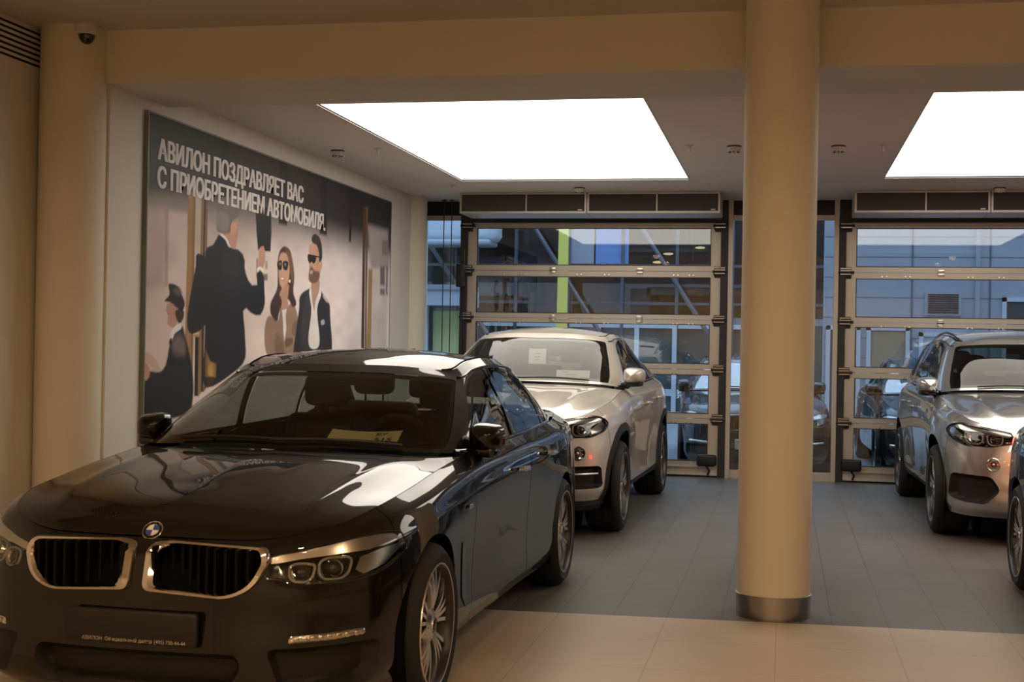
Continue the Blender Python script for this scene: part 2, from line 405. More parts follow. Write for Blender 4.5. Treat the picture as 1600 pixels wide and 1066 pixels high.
    for x, y, sgn in sides:
        if first is None:
            w = ty.build('wheel', 'rubber', root); r_ = rm.build('rim', ['alloy', 'alloy_dark'], w); s_ = sp.build('spokes', 'alloy' if style != 'double10' else 'alloy', w, sharp=30)
            c_ = cap.build('hub_cap', 'gloss_black', w); b_ = bk.build('brake_disc', ['disc_metal', 'grey_plastic', 'void'], w); first = (w, r_, s_, c_, b_)
        else:
            w = first[0].copy(); link(w, root)
            for q in first[1:]: z = q.copy(); link(z, w)
        w.location = (x, y*sgn, R-.004); w.rotation_euler = (0, 0, 0 if sgn > 0 else PI)
class Car:
    def __init__(s, name, loc, heading, label, paint, cat='car'):
        s.root = empty(name, loc, heading-PI/2, label, cat); s.paint = paint
    def half(s, name, VF, mats, both=True, side=None, offset=None):
        """centre part: weld mirror; side part: one object per side"""
        V, F = VF; F = clean(F)
        if both:
            V, F = sym_join(V, F); return mesh_obj(name, V, F, mats, s.root, True, None, 38)
        a = mesh_obj(name, V, F, mats, s.root, True, None, 38); V2, F2 = mirror(V, F)
        return a, mesh_obj(name, V2, F2, mats, s.root, True, None, 38)
def seat(mb, x, y, z, sc=1., mi=0, w=.50):
    """front or rear seat: cushion, backrest, headrest on two posts"""
    mb.rbox((x-.26, y-w/2, z-.14), (x+.28, y+w/2, z+.02), .06, 4, mi)
    R = Matrix.Translation((x-.24, y, z)) @ Matrix.Rotation(math.radians(-14), 4, 'Y')
    mb.rbox((-.07, -w/2+.01, -.05), (.07, w/2-.01, .58), .06, 4, mi, R)
    mb.superell((x-.37, y, z+.70), (.055, .135, .095), .45, .5, 24, 12, mi)
    for d in (-.06, .06): mb.tube([R @ Vector((0, d, .55)), Vector((x-.37, y+d, z+.64))], .007, 6, mi=mi)
def mirror_part(car, x, y, z, w, h, d, paint, foot, glass=True, cap_w=None):
    """door mirrors: shaped housing with a dark base and an arm to the door"""
    for sgn in (1, -1):
        hs = MB(); M = Matrix.Translation((x, y*sgn, z)) @ Matrix.Rotation(math.radians(-8*sgn), 4, 'Z')
        nu, nv = 28, 14; V = []
        for j in range(nv+1):
            t = j/nv
            for i in range(nu):
                a = 2*PI*i/nu; f = lambda q, m: math.copysign(abs(q)**m, q)
                py = f(math.cos(a), .55)*w/2; pz = f(math.sin(a), .55)*h/2
                pz *= 1-.18*((py*sgn/w*2)*.5+.5) if pz > 0 else 1-.14*((py*sgn/w*2)*.5+.5)
                k = (1-(t)**2.6)**.5 if t < 1 else 0
                V.append((d*t-.3*d, py*k, pz*k))
        F = [(j*nu+i, j*nu+(i+1) % nu, (j+1)*nu+(i+1) % nu, (j+1)*nu+i) for j in range(nv) for i in range(nu)]
        F = [f[::-1] for f in F]
        V = [tuple(M @ Vector(v)) for v in V]; F.append(tuple(range(nu)))
        hs.add(V, F); o = hs.build('door_mirror', paint, car.root, sharp=60)
        b = MB(); b.superell((0, 0, -h/2+.012), (d*.42, w*.43, .03), .6, .6, 24, 10, M=M)
        b.tube([M @ Vector((-.0, -sgn*w*.25, -h/2+.0)), Vector((x-.01, (y-w*.52)*sgn, z-h*.52)), Vector((foot[0], foot[1]*sgn, foot[2]))], [.03, .024, .034], 10)
        b.build('mirror_base', 'gloss_black' if paint != 'white_paint' else 'black_plastic', o)
        g = MB(); g.superell((-.31*d, 0, 0), (.003, w*.44, h*.40), .3, .5, 24, 8, M=M); g.build('mirror_glass', 'reflector', o)
def handle(car, x, y, z, mat_):
    for sgn in (1, -1):
        m = MB(); n = 12; V = []
        P = [(x-.11+.22*t, (y+.012+.028*math.sin(PI*t)**.5)*sgn, z+.01*t) for t in np.linspace(0, 1, n)]
        m.tube(P, [.010+.006*math.sin(PI*t)**.4 for t in np.linspace(0, 1, n)], 10); m.build('door_handle', mat_, car.root)
def interior(car, xs, zf, wy, leather, dash_x, dash_z, wheel_y, roof=None, rear=True):
    c = car.root; m = MB()
    for y in (.37, -.37): seat(m, xs[0], y*wy, zf+.30)
    m.build('front_seats', leather, c)
    m = MB()
    for y in (.38, -.38): seat(m, xs[1], y*wy, zf+.34, w=.62)
    m.superell((xs[1]-.37, 0, zf+1.0), (.05, .12, .07), .45, .5, 20, 10)
    m.build('rear_seat', leather, c)
    d = MB(); n = 25; P = []
    prof = [(dash_x+.30, dash_z-.05), (dash_x+.1, dash_z-.012), (dash_x-.08, dash_z), (dash_x-.20, dash_z-.03), (dash_x-.26, dash_z-.10), (dash_x-.24, dash_z-.25), (dash_x-.15, dash_z-.5)]
    V = []; k = len(prof)
    for i in range(n):
        y = (-.72+1.44*i/(n-1))*wy
        hump = .045*math.exp(-((y-wheel_y)/.2)**2)
        for q, (x, z) in enumerate(prof): V.append((x-.10*(abs(y)/.72)**2*(1 if q < 3 else .2), y, z+(hump if 1 < q < 4 else 0)))
    F = [(i*k+q, (i+1)*k+q, (i+1)*k+q+1, i*k+q+1) for i in range(n-1) for q in range(k-1)]
    d.add(V, F); d.rbox((dash_x-.22, -.16, dash_z-.01), (dash_x-.19, .14, dash_z+.085), .008); d.build('dashboard', 'dash_plastic', c)
    sw = MB(); t = np.linspace(0, 2*PI, 33)[:-1]; tilt = math.radians(24)
    cx, cz = dash_x-.33, dash_z-.035
    ring = [(cx-math.sin(tilt)*.185*math.sin(a)*-1, wheel_y+.185*math.cos(a), cz+.185*math.sin(a)*math.cos(tilt)) for a in t]
    sw.tube(ring, .016, 10, True); sw.superell((cx, wheel_y, cz-.01), (.025, .075, .06), .6, .7, 20, 10)
    for a in (0, PI, -PI/2): sw.tube([(cx, wheel_y, cz), (cx+math.sin(tilt)*.175*math.sin(a), wheel_y+.175*math.cos(a), cz+.175*math.sin(a)*math.cos(tilt))], .016, 8)
    sw.tube([(cx, wheel_y, cz), (cx+.22, wheel_y, cz-.08)], .035, 10)
    sw.build('steering_wheel', 'dash_plastic', c)
    rm = MB(); rm.rbox((dash_x-.62, -.13, roof-.115), (dash_x-.59, .13, roof-.05), .015); rm.tube([(dash_x-.60, 0, roof-.07), (dash_x-.55, 0, roof-.01)], .02, 8); rm.rbox((dash_x-.60, -.05, roof-.05), (dash_x-.44, .05, roof-.012), .012)
    rm.build('rear_view_mirror', 'black_plastic', c)
def emblem(car, M, r=.041):
    """round badge: chrome rim, black ring with letters, blue and white quarters"""
    m = MB(); m.lathe([(r, .0), (r, .004), (r-.002, .006), (r-.004, .0045)], 40, 'z', mi=0); m.lathe([(r-.003, .004), (r*.66, .0045)], 40, 'z', mi=1)
    m.lathe([(r*.66, .0045), (r*.64, .006), (r*.61, .0045)], 40, 'z', mi=0)
    for q in range(4): m.lathe([(r*.62, .0043), (1e-4, .0047)], 10, 'z', mi=2 if q % 2 == 0 else 3, a0=q*PI/2, a1=(q+1)*PI/2)
    V = np.concatenate(m.V); m.V = [np.array([M @ Vector(v) for v in V])]
    o = m.build('emblem', ['chrome', 'gloss_black', 'emblem_blue', 'emblem_white'], car.root, sharp=30)
    L = MB()
    for ch, a in (('B', 2.25), ('M', PI/2), ('W', .9)):
        V, F = text_mesh(ch, r*.30, align='CENTER'); V = np.asarray(V)-[0, r*.11, 0]
        Q = M @ Matrix.Rotation(a-PI/2, 4, 'Z') @ Matrix.Translation((0, r*.82, .0052)); L.add([Q @ Vector(v) for v in V], F)
    L.build('letters', 'chrome', o, False)
_fonts = {}
def text_mesh(body, size, align='LEFT', xs=1., bold=0., shear=0.):
    c = bpy.data.curves.new('txt', 'FONT'); c.body = body; c.size = size; c.align_x = align; c.offset = bold; c.shear = shear; c.resolution_u = 4
    o = bpy.data.objects.new('txt', c); COL.objects.link(o); dg = bpy.context.evaluated_depsgraph_get(); dg.update()
    me = bpy.data.meshes.new_from_object(o.evaluated_get(dg)); V = [(v.co.x*xs, v.co.y, v.co.z) for v in me.vertices]; F = [tuple(p.vertices) for p in me.polygons]
    bpy.data.objects.remove(o); bpy.data.curves.remove(c); bpy.data.meshes.remove(me); return V, F
def frame_on(net, u, v, sgn=1):
    """matrix with z along the surface normal, y upward, at a surface point"""
    h = 1e-3; p = net([u], [v])[0]; a = (net([u+h], [v])-net([max(u-h, 0)], [v]))[0]; b = (net([u], [v+h])-net([u], [v-h]))[0]
    n = Vector(np.cross(a, b)).normalized(); up = Vector((0, 0, 1)); x = up.cross(n).normalized(); y = n.cross(x)
    M = Matrix((x, y, n)).transposed().to_4x4(); M.translation = Vector(p); return M
def ring_on(net, uvs, r, mb, n=8, off=0., closed=True, mi=0):
    uvs = np.asarray(uvs, float); P = net(uvs[:, 0], uvs[:, 1]); h = 1e-3
    A = net(uvs[:, 0]+h, uvs[:, 1])-net(np.maximum(uvs[:, 0]-h, 0), uvs[:, 1]); B = net(uvs[:, 0], uvs[:, 1]+h)-net(uvs[:, 0], uvs[:, 1]-h)
    N = np.cross(A, B); N /= np.linalg.norm(N, axis=1)[:, None]+1e-12
    mb.tube(P+N*off, r, n, closed, mi)
def solve_uv(net, kind, pts, u0, v0, it=25):
    """surface coordinates of points given in a projected view"""
    pts = np.asarray(pts, float); U = np.full(len(pts), float(u0)); W = np.full(len(pts), float(v0)); pr = PROJ[kind]; n, k = net.P.shape[0]-1, net.P.shape[1]-1
    for _ in range(it):
        h = 1e-3; q = pr(net(U, W), U, W); ju = (pr(net(U+h, W), U+h, W)-pr(net(U-h, W), U-h, W))/(2*h); jv = (pr(net(U, W+h), U, W+h)-pr(net(U, W-h), U, W-h))/(2*h)
        r = pts-q; det = ju[:, 0]*jv[:, 1]-ju[:, 1]*jv[:, 0]; det = np.where(np.abs(det) < 1e-9, 1e-9, det)
        U = np.clip(U+np.clip((r[:, 0]*jv[:, 1]-r[:, 1]*jv[:, 0])/det, -.4, .4), 0.002, n-.002); W = np.clip(W+np.clip((ju[:, 0]*r[:, 1]-ju[:, 1]*r[:, 0])/det, -.4, .4), .002, k-.002)
    return np.stack([U, W], 1)
def pair(car, m, name, mt):
    """the same part on the left and on the right"""
    V = np.concatenate(m.V); mesh_obj(name, V, m.F, mt, car.root, True, None, 40); V2, F2 = mirror(V, m.F); mesh_obj(name, V2, F2, mt, car.root, True, None, 40)
# ---- car shapes, each built about its front axle: x forward, y to the car's left
def gh_net(B, T, i_side=(3, 8)):
    G = np.zeros((len(B), 5, 3)); a, b_ = i_side; n_ = len(B)-1
    for i, (b, t) in enumerate(zip(B, T)):
        b = np.array(b, float); t = np.array(t, float); e = t-b; side = a <= i <= b_
        n = np.array([0, 1., 0]) if side else (np.array([.45, 0, .8]) if i < 2 else (np.array([.3, .5, .5]) if i == 2 else (np.array([-.25, .6, .3]) if i == n_-2 else np.array([-.35, 0, .8]))))
        for q, tt in enumerate((0, .35, .70, .94)): G[i, q] = b+e*tt+n*.021*4*tt*(1-tt)
        if side: G[i, 4] = t+np.array([0, -.035, .020])
        else: G[i, 4] = t+np.array([(-.03 if i < n_/2 else .03), -.03 if i in (2, n_-2) else 0, .012])
        if i in (0, n_): G[i, :, 1] = 0
    return G
def saloon_spec():
    out = [(.845, 0), (.838, .22), (.805, .46), (.715, .66), (.57, .805), (.36, .885), (0, .925), (-.42, .924), (-.80, .920), (-1.40, .924), (-1.95, .928), (-2.60, .932), (-2.975, .932), (-3.38, .905), (-3.75, .84), (-3.95, .70), (-4.06, .40), (-4.09, 0)]
    F0 = [[.07, .01, .0, .02, .03, .045, .07, .125], [.165, .21, .34, .47, .57, .66, .72, .752]]
    F2 = [[.07, .01, .0, .02, .03, .045, .07, .12], [.165, .21, .34, .47, .57, .66, .725, .757]]
    K3 = [[.07, .01, .0, .012, .02, .045, .08, .125], [.165, .21, .35, .49, .59, .68, .745, .782]]
    K4 = [[.06, .012, .0, .006, .014, .035, .075, .125], [.17, .22, .37, .51, .62, .71, .778, .815]]
    K5 = [[.04, .01, .0, .0, .006, .022, .065, .125], [.18, .25, .40, .54, .65, .74, .812, .853]]
    W6 = [[.03, .01, .0, .0, .0, .014, .055, .128], [.19, .27, .42, .56, .68, .775, .853, .895]]
    D7 = [[.05, .02, .016, .010, .002, .008, .046, .115], [.19, .26, .40, .55, .69, .80, .892, .940]]
    D8 = [[.06, .025, .022, .016, .004, .003, .036, .100], [.19, .26, .40, .55, .70, .82, .918, .972]]
    D9 = [[.06, .025, .024, .020, .008, .001, .030, .100], [.19, .26, .40, .55, .70, .84, .935, .988]]
    D10 = [[.06, .025, .024, .020, .008, .0, .028, .102], [.19, .26, .40, .55, .70, .85, .945, .998]]
    R11 = [[.04, .015, .010, .006, .0, .0, .030, .108], [.20, .28, .42, .56, .71, .86, .955, 1.012]]
    R12 = [[.03, .012, .004, .0, .0, .003, .034, .115], [.21, .29, .43, .57, .72, .87, .968, 1.025]]
    R13 = [[.04, .012, .0, .0, .004, .012, .05, .14], [.22, .30, .44, .58, .73, .88, .98, 1.04]]
    R14 = [[.06, .015, .0, .0, .008, .02, .06, .15], [.23, .31, .45, .59, .74, .89, .99, 1.05]]
    R15 = [[.08, .02, .0, .0, .01, .03, .06, .14], [.25, .32, .46, .60, .75, .90, 1.0, 1.06]]
    P = body_net(out, [F0, F0, F2, K3, K4, K5, W6, D7, D8, D9, D10, R11, R12, R13, R14, R15, R15, R15])
    B = [(-.52, 0, 1.012), (-.545, .38, 1.008), (-.64, .68, .995), (-.79, .785, .985), (-1.15, .815, .988), (-1.60, .82, .995), (-2.05, .82, 1.0), (-2.55, .815, 1.01), (-3.05, .79, 1.025), (-3.38, .70, 1.04), (-3.55, .40, 1.05), (-3.58, 0, 1.055)]
    T = [(-1.35, 0, 1.374), (-1.355, .32, 1.371), (-1.40, .53, 1.356), (-1.47, .605, 1.347), (-1.66, .632, 1.386), (-1.90, .642, 1.405), (-2.12, .642, 1.407), (-2.42, .632, 1.392), (-2.75, .605, 1.352), (-2.94, .55, 1.325), (-3.02, .30, 1.33), (-3.04, 0, 1.335)]
    return dict(P=P, G=gh_net(B, T), axle=-2.975, R=.34, W=.245, rim=.248, wy=.815, wheel='double10', ra=.372, arch_z=.34,
        kidney=rpoly([(.035, .575), (.035, .735), (.10, .748), (.47, .735), (.490, .690), (.450, .598), (.36, .556)], [.03, .035, .05, .035, .05, .06, .06], 6),
        lamp=rpoly([(.485, .705), (.69, .752), (.82, .775), (.868, .765), (.886, .705), (.872, .668), (.84, .632), (.76, .612), (.60, .602), (.55, .622), (.482, .628)], [.01, .03, .03, .03, .02, .02, .02, .03, .02, .02, .01], 3), lamp_u=(2.0, 5.6, 3.2),
        blade=[(.486, .702), (.60, .728), (.69, .747), (.81, .768), (.858, .758), (.865, .735), (.82, .722), (.72, .712), (.60, .698), (.486, .684)], rings=[((.605, .650), .042), ((.712, .662), .050)], refl=[(.785, .695), (.83, .712), (.874, .725), (.876, .70), (.85, .655), (.80, .632), (.775, .650)],
        duct=rpoly([(.50, .375), (.845, .385), (.84, .26), (.80, .225), (.56, .215)], .03, 4), low=rpoly([(-.1, .355), (.40, .355), (.42, .30), (.36, .21), (-.1, .205)], .03, 4),
        fogbar=rpoly([(.57, .388), (.815, .402), (.81, .438), (.575, .425)], .012, 3), tail=rpoly([(.40, .80), (.80, .80), (.86, .90), (.84, .96), (.42, .94)], .03, 4),
        w=[rpoly([(-.95, 1.0), (-1.14, 1.13), (-1.40, 1.285), (-1.58, 1.345), (-1.72, 1.368), (-1.80, 1.373), (-1.875, 1.01)], [.02, .05, .1, .1, .02, .01, .01], 4),
           rpoly([(-1.965, 1.012), (-1.895, 1.376), (-2.25, 1.368), (-2.55, 1.328), (-2.67, 1.300), (-2.755, 1.028)], [.01, .01, .1, .1, .015, .01], 4),
           rpoly([(-2.80, 1.03), (-2.715, 1.285), (-2.86, 1.22), (-3.02, 1.11), (-3.01, 1.06), (-2.90, 1.035)], .012, 3)],
        bpil=[(-1.88, 1.005), (-1.805, 1.376), (-1.89, 1.378), (-1.96, 1.005)], cowl=[(-.50, 0, 1.000), (-.52, .30, .997), (-.60, .62, .985)], cen=[(.69, 0, .785), (.55, 0, .846), (.20, 0, .920), (-.15, 0, .972), (-.50, 0, 1.000)],
        roofc=[(-1.54, 0, 1.428), (-1.74, 0, 1.462), (-2.0, 0, 1.477), (-2.4, 0, 1.465), (-2.8, 0, 1.405)], fr=[(-3.56, 0, 1.045), (-3.53, .40, 1.04), (-3.40, .66, 1.035)], fc=[(-3.8, 0, 1.07)], fs=12.9, nfs=60,
        ws_out=.34, handle='chrome', mirror=(-1.0, .885, 1.048, .165, .155, .15, (-.97, .845, .985)), handles=[(-1.62, .926, .845), (-2.38, .930, .875)], bump_end=5.0, split=(7.735, 9.93, 11.2, 13.6), sill=.88, lift=(.011, .005, .005),
        interior=((-1.75, -2.65), .22, .95, 'seat_leather', -.95, .995, .37, 1.385), ub=.17, round_fog=None, emb=(-42, -.022, .022), kfr=((1.05, -.012), (1.05, .010), (1.02, .024), (.93, .028), (.86, .016), (.85, -.03)))
def suv_spec(coupe):
    w = .985 if coupe else .962; d = w-.962
    out = [(.86, 0), (.853, .22), (.825, .44), (.75, .65+d), (.61, .81+d), (.39, .905+d), (0, .965+d), (-.42, .952+d), (-.80, .940+d), (-1.40, .940+d), (-1.95, .944+d), (-2.56, .958+d), (-2.933, .970+d), (-3.35, .945+d), (-3.75, .87), (-3.95, .72), (-4.02, .42), (-4.04, 0)]
    zb = .30 if coupe else .22
    F0 = [[.09, .01, .0, .015, .03, .05, .08, .14], [zb, zb+.07, .44, .57, .69, .80, .875, .912]]
    F2 = [[.09, .01, .0, .015, .03, .05, .08, .14], [zb, zb+.07, .44, .57, .69, .80, .880, .920]]
    K3 = [[.08, .01, .0, .010, .025, .05, .085, .14], [zb, zb+.07, .44, .58, .70, .81, .897, .940]]
    K4 = [[.06, .01, .0, .006, .018, .04, .08, .135], [zb, zb+.07, .44, .59, .71, .83, .92, .965]]
    K5 = [[.04, .01, .0, .0, .01, .03, .07, .13], [zb+.01, zb+.08, .46, .61, .74, .86, .955, 1.005]]
    W6 = [[.03, .01, .0, .0, .0, .018, .06, .13], [.27, .34, .48, .64, .78, .90, 1.0, 1.052]]
    D7 = [[.06, .03, .022, .014, .002, .008, .046, .12], [.27, .33, .46, .62, .79, .93, 1.04, 1.098]]
    D8 = [[.07, .035, .030, .022, .004, .003, .038, .11], [.27, .33, .46, .62, .80, .96, 1.07, 1.128]]
    D9 = [[.07, .035, .032, .026, .008, .001, .032, .11], [.27, .33, .46, .62, .81, .98, 1.09, 1.145]]
    D10 = [[.07, .035, .032, .026, .008, .0, .032, .112], [.27, .33, .46, .62, .82, 1.0, 1.105, 1.158]]
    R11 = [[.04, .015, .012, .006, .0, .002, .036, .12], [.29, .36, .50, .66, .84, 1.01, 1.118, 1.172]]
    R12 = [[.03, .012, .004, .0, .0, .008, .05, .135], [.30, .37, .52, .68, .85, 1.02, 1.128, 1.184]]
    R13 = [[.04, .012, .0, .0, .008, .02, .065, .15], [.30, .37, .52, .68, .85, 1.02, 1.135, 1.192]]
    R14 = [[.06, .012, .0, .01, .02, .04, .07, .13], [.30, .37, .52, .68, .85, 1.02, 1.14, 1.20]]
    R15 = [[.08, .02, .0, .01, .03, .05, .07, .11], [.30, .37, .52, .68, .85, 1.02, 1.14, 1.20]]
    P = body_net(out, [F0, F0, F2, K3, K4, K5, W6, D7, D8, D9, D10, R11, R12, R13, R14, R15, R15, R15])
    e = d*.6
    B = [(-.52, 0, 1.195), (-.545, .40, 1.190), (-.63, .70, 1.175), (-.78, .80+e, 1.155), (-1.15, .828+e, 1.155), (-1.60, .832+e, 1.162), (-2.05, .832+e, 1.17), (-2.55, .835+e, 1.182), (-3.05, .825+e, 1.195), (-3.60, .76, 1.205), (-3.82, .42, 1.21), (-3.86, 0, 1.21)]
    if coupe:
        T = [(-1.33, 0, 1.612), (-1.34, .32, 1.608), (-1.38, .53, 1.592), (-1.45, .60, 1.578), (-1.68, .622, 1.602), (-1.92, .63, 1.610), (-2.20, .628, 1.602), (-2.60, .612, 1.562), (-3.00, .585, 1.492), (-3.36, .54, 1.412), (-3.46, .32, 1.405), (-3.48, 0, 1.405)]
        rc = [(-1.55, 0, 1.662), (-1.85, 0, 1.692), (-2.25, 0, 1.680), (-2.8, 0, 1.585), (-3.2, 0, 1.475)]
        ww = [rpoly([(-.99, 1.168), (-1.15, 1.295), (-1.38, 1.455), (-1.55, 1.535), (-1.72, 1.565), (-1.83, 1.572), (-1.90, 1.178)], [.02, .05, .1, .1, .02, .01, .01], 4),
              rpoly([(-1.98, 1.18), (-1.92, 1.572), (-2.25, 1.555), (-2.56, 1.508), (-2.66, 1.488), (-2.82, 1.198)], [.01, .01, .1, .1, .015, .01], 4),
              rpoly([(-2.87, 1.205), (-2.71, 1.475), (-2.92, 1.42), (-3.14, 1.335), (-3.18, 1.28), (-3.08, 1.22)], .015, 3)]
        bp = [(-1.905, 1.17), (-1.835, 1.575), (-1.915, 1.575), (-1.975, 1.17)]
    else:
        T = [(-1.30, 0, 1.628), (-1.31, .32, 1.624), (-1.35, .54, 1.608), (-1.42, .612, 1.595), (-1.66, .640, 1.632), (-1.92, .65, 1.650), (-2.20, .652, 1.657), (-2.60, .648, 1.650), (-3.05, .635, 1.625), (-3.48, .60, 1.590), (-3.58, .36, 1.602), (-3.60, 0, 1.606)]
        rc = [(-1.55, 0, 1.695), (-1.95, 0, 1.735), (-2.5, 0, 1.735), (-3.1, 0, 1.690)]
        ww = [rpoly([(-.99, 1.168), (-1.15, 1.295), (-1.38, 1.46), (-1.55, 1.555), (-1.72, 1.598), (-1.85, 1.608), (-1.90, 1.178)], [.02, .05, .1, .1, .02, .01, .01], 4),
              rpoly([(-1.98, 1.18), (-1.94, 1.612), (-2.30, 1.617), (-2.60, 1.610), (-2.68, 1.605), (-2.78, 1.195)], [.01, .01, .1, .1, .015, .01], 4),
              rpoly([(-2.83, 1.20), (-2.73, 1.60), (-3.05, 1.580), (-3.32, 1.535), (-3.42, 1.26), (-3.2, 1.22)], .03, 3)]
        bp = [(-1.905, 1.17), (-1.855, 1.612), (-1.935, 1.612), (-1.975, 1.17)]
    s = dict(P=P, G=gh_net(B, T), axle=-2.933, R=.372, W=.285, rim=.268, wy=.825+d, wheel='wide10' if coupe else 'five', ra=.425, arch_z=.40,
        kidney=rpoly([(.03, .70), (.03, .875), (.09, .895), (.38, .890), (.43, .84), (.40, .74), (.33, .675), (.09, .67)], [.03, .04, .05, .05, .05, .05, .05, .04], 5),
        lamp_u=(1.4, 5.7, 3.0), refl=[(.80, .86), (.86, .925), (.885, .89), (.86, .83), (.81, .82)],
        tail=rpoly([(.45, .92), (.80, .93), (.93, .98), (.90, 1.06), (.47, 1.05)], .03, 4), w=ww, bpil=bp,
        cowl=[(-.50, 0, 1.175), (-.52, .32, 1.172), (-.59, .66, 1.158)], cen=[(.60, 0, 1.000), (.30, 0, 1.075), (-.10, 0, 1.135), (-.50, 0, 1.175)], roofc=rc,
        fr=[(-3.84, 0, 1.20), (-3.80, .40, 1.20), (-3.62, .72, 1.197)], fc=[(-3.88, 0, 1.202)], fs=13.4, nfs=60,
        mirror=(-.80, .915 if not coupe else .945, 1.215 if not coupe else 1.255, .185, .155, .17, (-.86, .865+e, 1.17)), handles=[(-1.62, w-.018, .985), (-2.42, w-.012, 1.01)], bump_end=5.0, split=(7.735, 9.93, 11.15, 13.6), sill=.95, lift=(.018, .014, .012),
        interior=((-1.70, -2.60), .40, 1., 'seat_beige' if coupe else 'seat_leather', -.92, 1.150, .37, 1.62), ub=.24, emb=(-52, -.062, .026))
    if coupe:
        s.update(lamp=rpoly([(.46, .905), (.62, .935), (.80, .960), (.86, .945), (.905, .895), (.88, .835), (.80, .795), (.62, .790), (.47, .815)], [.02, .03, .04, .03, .03, .03, .03, .03, .02], 3),
            blade=[(.47, .895), (.64, .925), (.80, .948), (.85, .935), (.80, .915), (.64, .90), (.475, .875)], rings=[((.585, .850), .056), ((.735, .860), .062)],
            round_fog=(.715, .675, .052), duct=rpoly([(.50, .575), (.875, .575), (.885, .42), (.86, .40), (.50, .395)], .035, 4), duct_bar=.515, low=rpoly([(-.1, .60), (.36, .60), (.42, .42), (-.1, .41)], .04, 4), clad=True)
    else:
        s.update(lamp=rpoly([(.445, .885), (.61, .918), (.80, .950), (.865, .930), (.895, .880), (.86, .815), (.77, .772), (.60, .775), (.45, .805)], [.02, .03, .04, .03, .03, .03, .03, .03, .02], 3),
            blade=[(.455, .875), (.62, .907), (.80, .938), (.85, .92), (.80, .90), (.62, .885), (.46, .858)], rings=[((.575, .835), .055), ((.725, .845), .062)],
            round_fog=(.585, .640, .050), duct=rpoly([(.60, .545), (.87, .555), (.885, .36), (.80, .335), (.64, .325), (.535, .44)], .035, 4), duct_bar=None, low=rpoly([(-.1, .56), (.36, .56), (.44, .40), (.36, .33), (-.1, .32)], .04, 4), clad=False, rails=True)
    return s
def build_car(name, s, loc, heading, label, paint, tail_on=False, frame_mat='chrome', simple=False, screen='car_glass'):
    car = Car(name, loc, heading, label, paint); c = car.root
    net = Net(s['P'], crease=(5,)); gh = Net(s['G']); ra, az, ax = s['ra'], s['arch_z'], s['axle']
    arch = lambda x, r=ra: [(x+r*math.cos(a), az+r*math.sin(a)) for a in np.linspace(-.75, PI+.75, 60)]+[(x-r*1.2, -.5), (x+r*1.2, -.5)]
    A0, A1 = arch(0), arch(ax); k_ = 1 if not simple else .5
    N = lambda n: max(6, int(n*k_))
    kid = s['kidney']; lampq = uvp(solve_uv(net, 'x', s['lamp'], s['lamp_u'][2], 5)); duct, low = s['duct'], s['low']
    holes_n = [('x', kid), ('uv', lampq), ('x', duct), ('x', low)]
    fogq = None
    if s['round_fog']:
        fy, fz, fr_ = s['round_fog']; fogp = np.array([(fy+fr_*math.cos(t), fz+fr_*math.sin(t)) for t in np.linspace(0, 2*PI, 33)[:-1]]); holes_n.append(('x', fogp))
    s0, s1, s2, s3 = s['split']; sl = s['sill']
    car.half('front_bumper', surf_part(net, (0, s['bump_end']), (0, 7), N(130), N(74), holes_n), paint)
    car.half('fender', surf_part(net, (s['bump_end']+.012, s0-.015), (0, 7), N(100), N(74), [('y', A0), ('uv', lampq)]), paint, False)
    car.half('front_door', surf_part(net, (s0, s1), (sl+.02, 7), N(60), N(46)), paint, False)
    car.half('rear_door', surf_part(net, (s1+.015, s2), (sl+.02, 7), N(60), N(46), [('y', A1)]), paint, False)
    clad = s.get('clad'); trim = 'black_plastic' if clad else paint
    car.half('side_sill', surf_part(net, (s0, s2), (0, sl), N(60), N(10), [('y', A1)], off=.004 if clad else 0), trim, False)
    car.half('rear_quarter', surf_part(net, (s2+.015, s3), (0, 7), N(90), N(60), [('y', A1)]), paint, False)
    tlq = uvp(solve_uv(net, 'x', s['tail'], 14.6, 5.2))
    car.half('rear_bumper', surf_part(net, (s3+.012, 17), (0, 7), N(70), N(56), [('uv', tlq)]), paint)
    car.half('inner_shell', surf_part(net, (0, 17), (.0, 7), N(220), N(40), holes_n+[('y', A0), ('y', A1), ('uv', tlq)], off=-.018), 'void')
    car.half('tail_light', surf_part(net, (13.3, 16.6), (3, 7), N(60), N(30), keep=('uv', tlq), off=.004), 'tail_red' if tail_on else 'amber', False)
    if clad:    # dark arch lips and lower skirt
        for x0, ur in ((0, (4.3, 8)), (ax, (10, 14.5))):
            ringp = arch(x0, ra+.062)
            car.half('arch_trim', surf_part(net, ur, (0, 6.2), N(120), N(80), [('y', arch(x0, ra-.004))], keep=('y', ringp), off=.007), 'black_plastic', False)
        V = []; us = np.linspace(0, 5.0, 60); top = net(us, np.full(60, .0)); k = 4
        m = MB(); rows = [top+[0, 0, .004], top*[1, 1, 1]+np.array([-.01, 0, -.04]), top*[1, .97, 1]+np.array([-.05, 0, -.085]), top*[1, .93, 1]+np.array([-.16, 0, -.095])]
        V = np.concatenate(rows); F = [(r*60+i, (r+1)*60+i, (r+1)*60+i+1, r*60+i+1) for r in range(3) for i in range(59)]
        m.add(V, F); m.both(); m.build('front_skirt', 'black_plastic', c)
    # bonnet and wiper tray
    E = net(np.linspace(0, 8.0, 161), np.full(161, 7.)); ic = 70; Fr = E[:ic+1]; S = E[ic:]
    cow = curve(s['cowl']+[tuple(S[-1])], 40); cen = curve([tuple(E[0])]+s['cen'], 60); la, lb, lc = s['lift']
    def lift(u, v):
        e = np.sin(PI*np.clip(v, 0, 1))**2*np.clip(v*1.5, 0, 1)
        return e*(la*np.exp(-((u-.60-.06*v)/.055)**2)-lb*np.exp(-((u-.80)/.10)**2)+lc*np.exp(-((u-.33)/.09)**2))
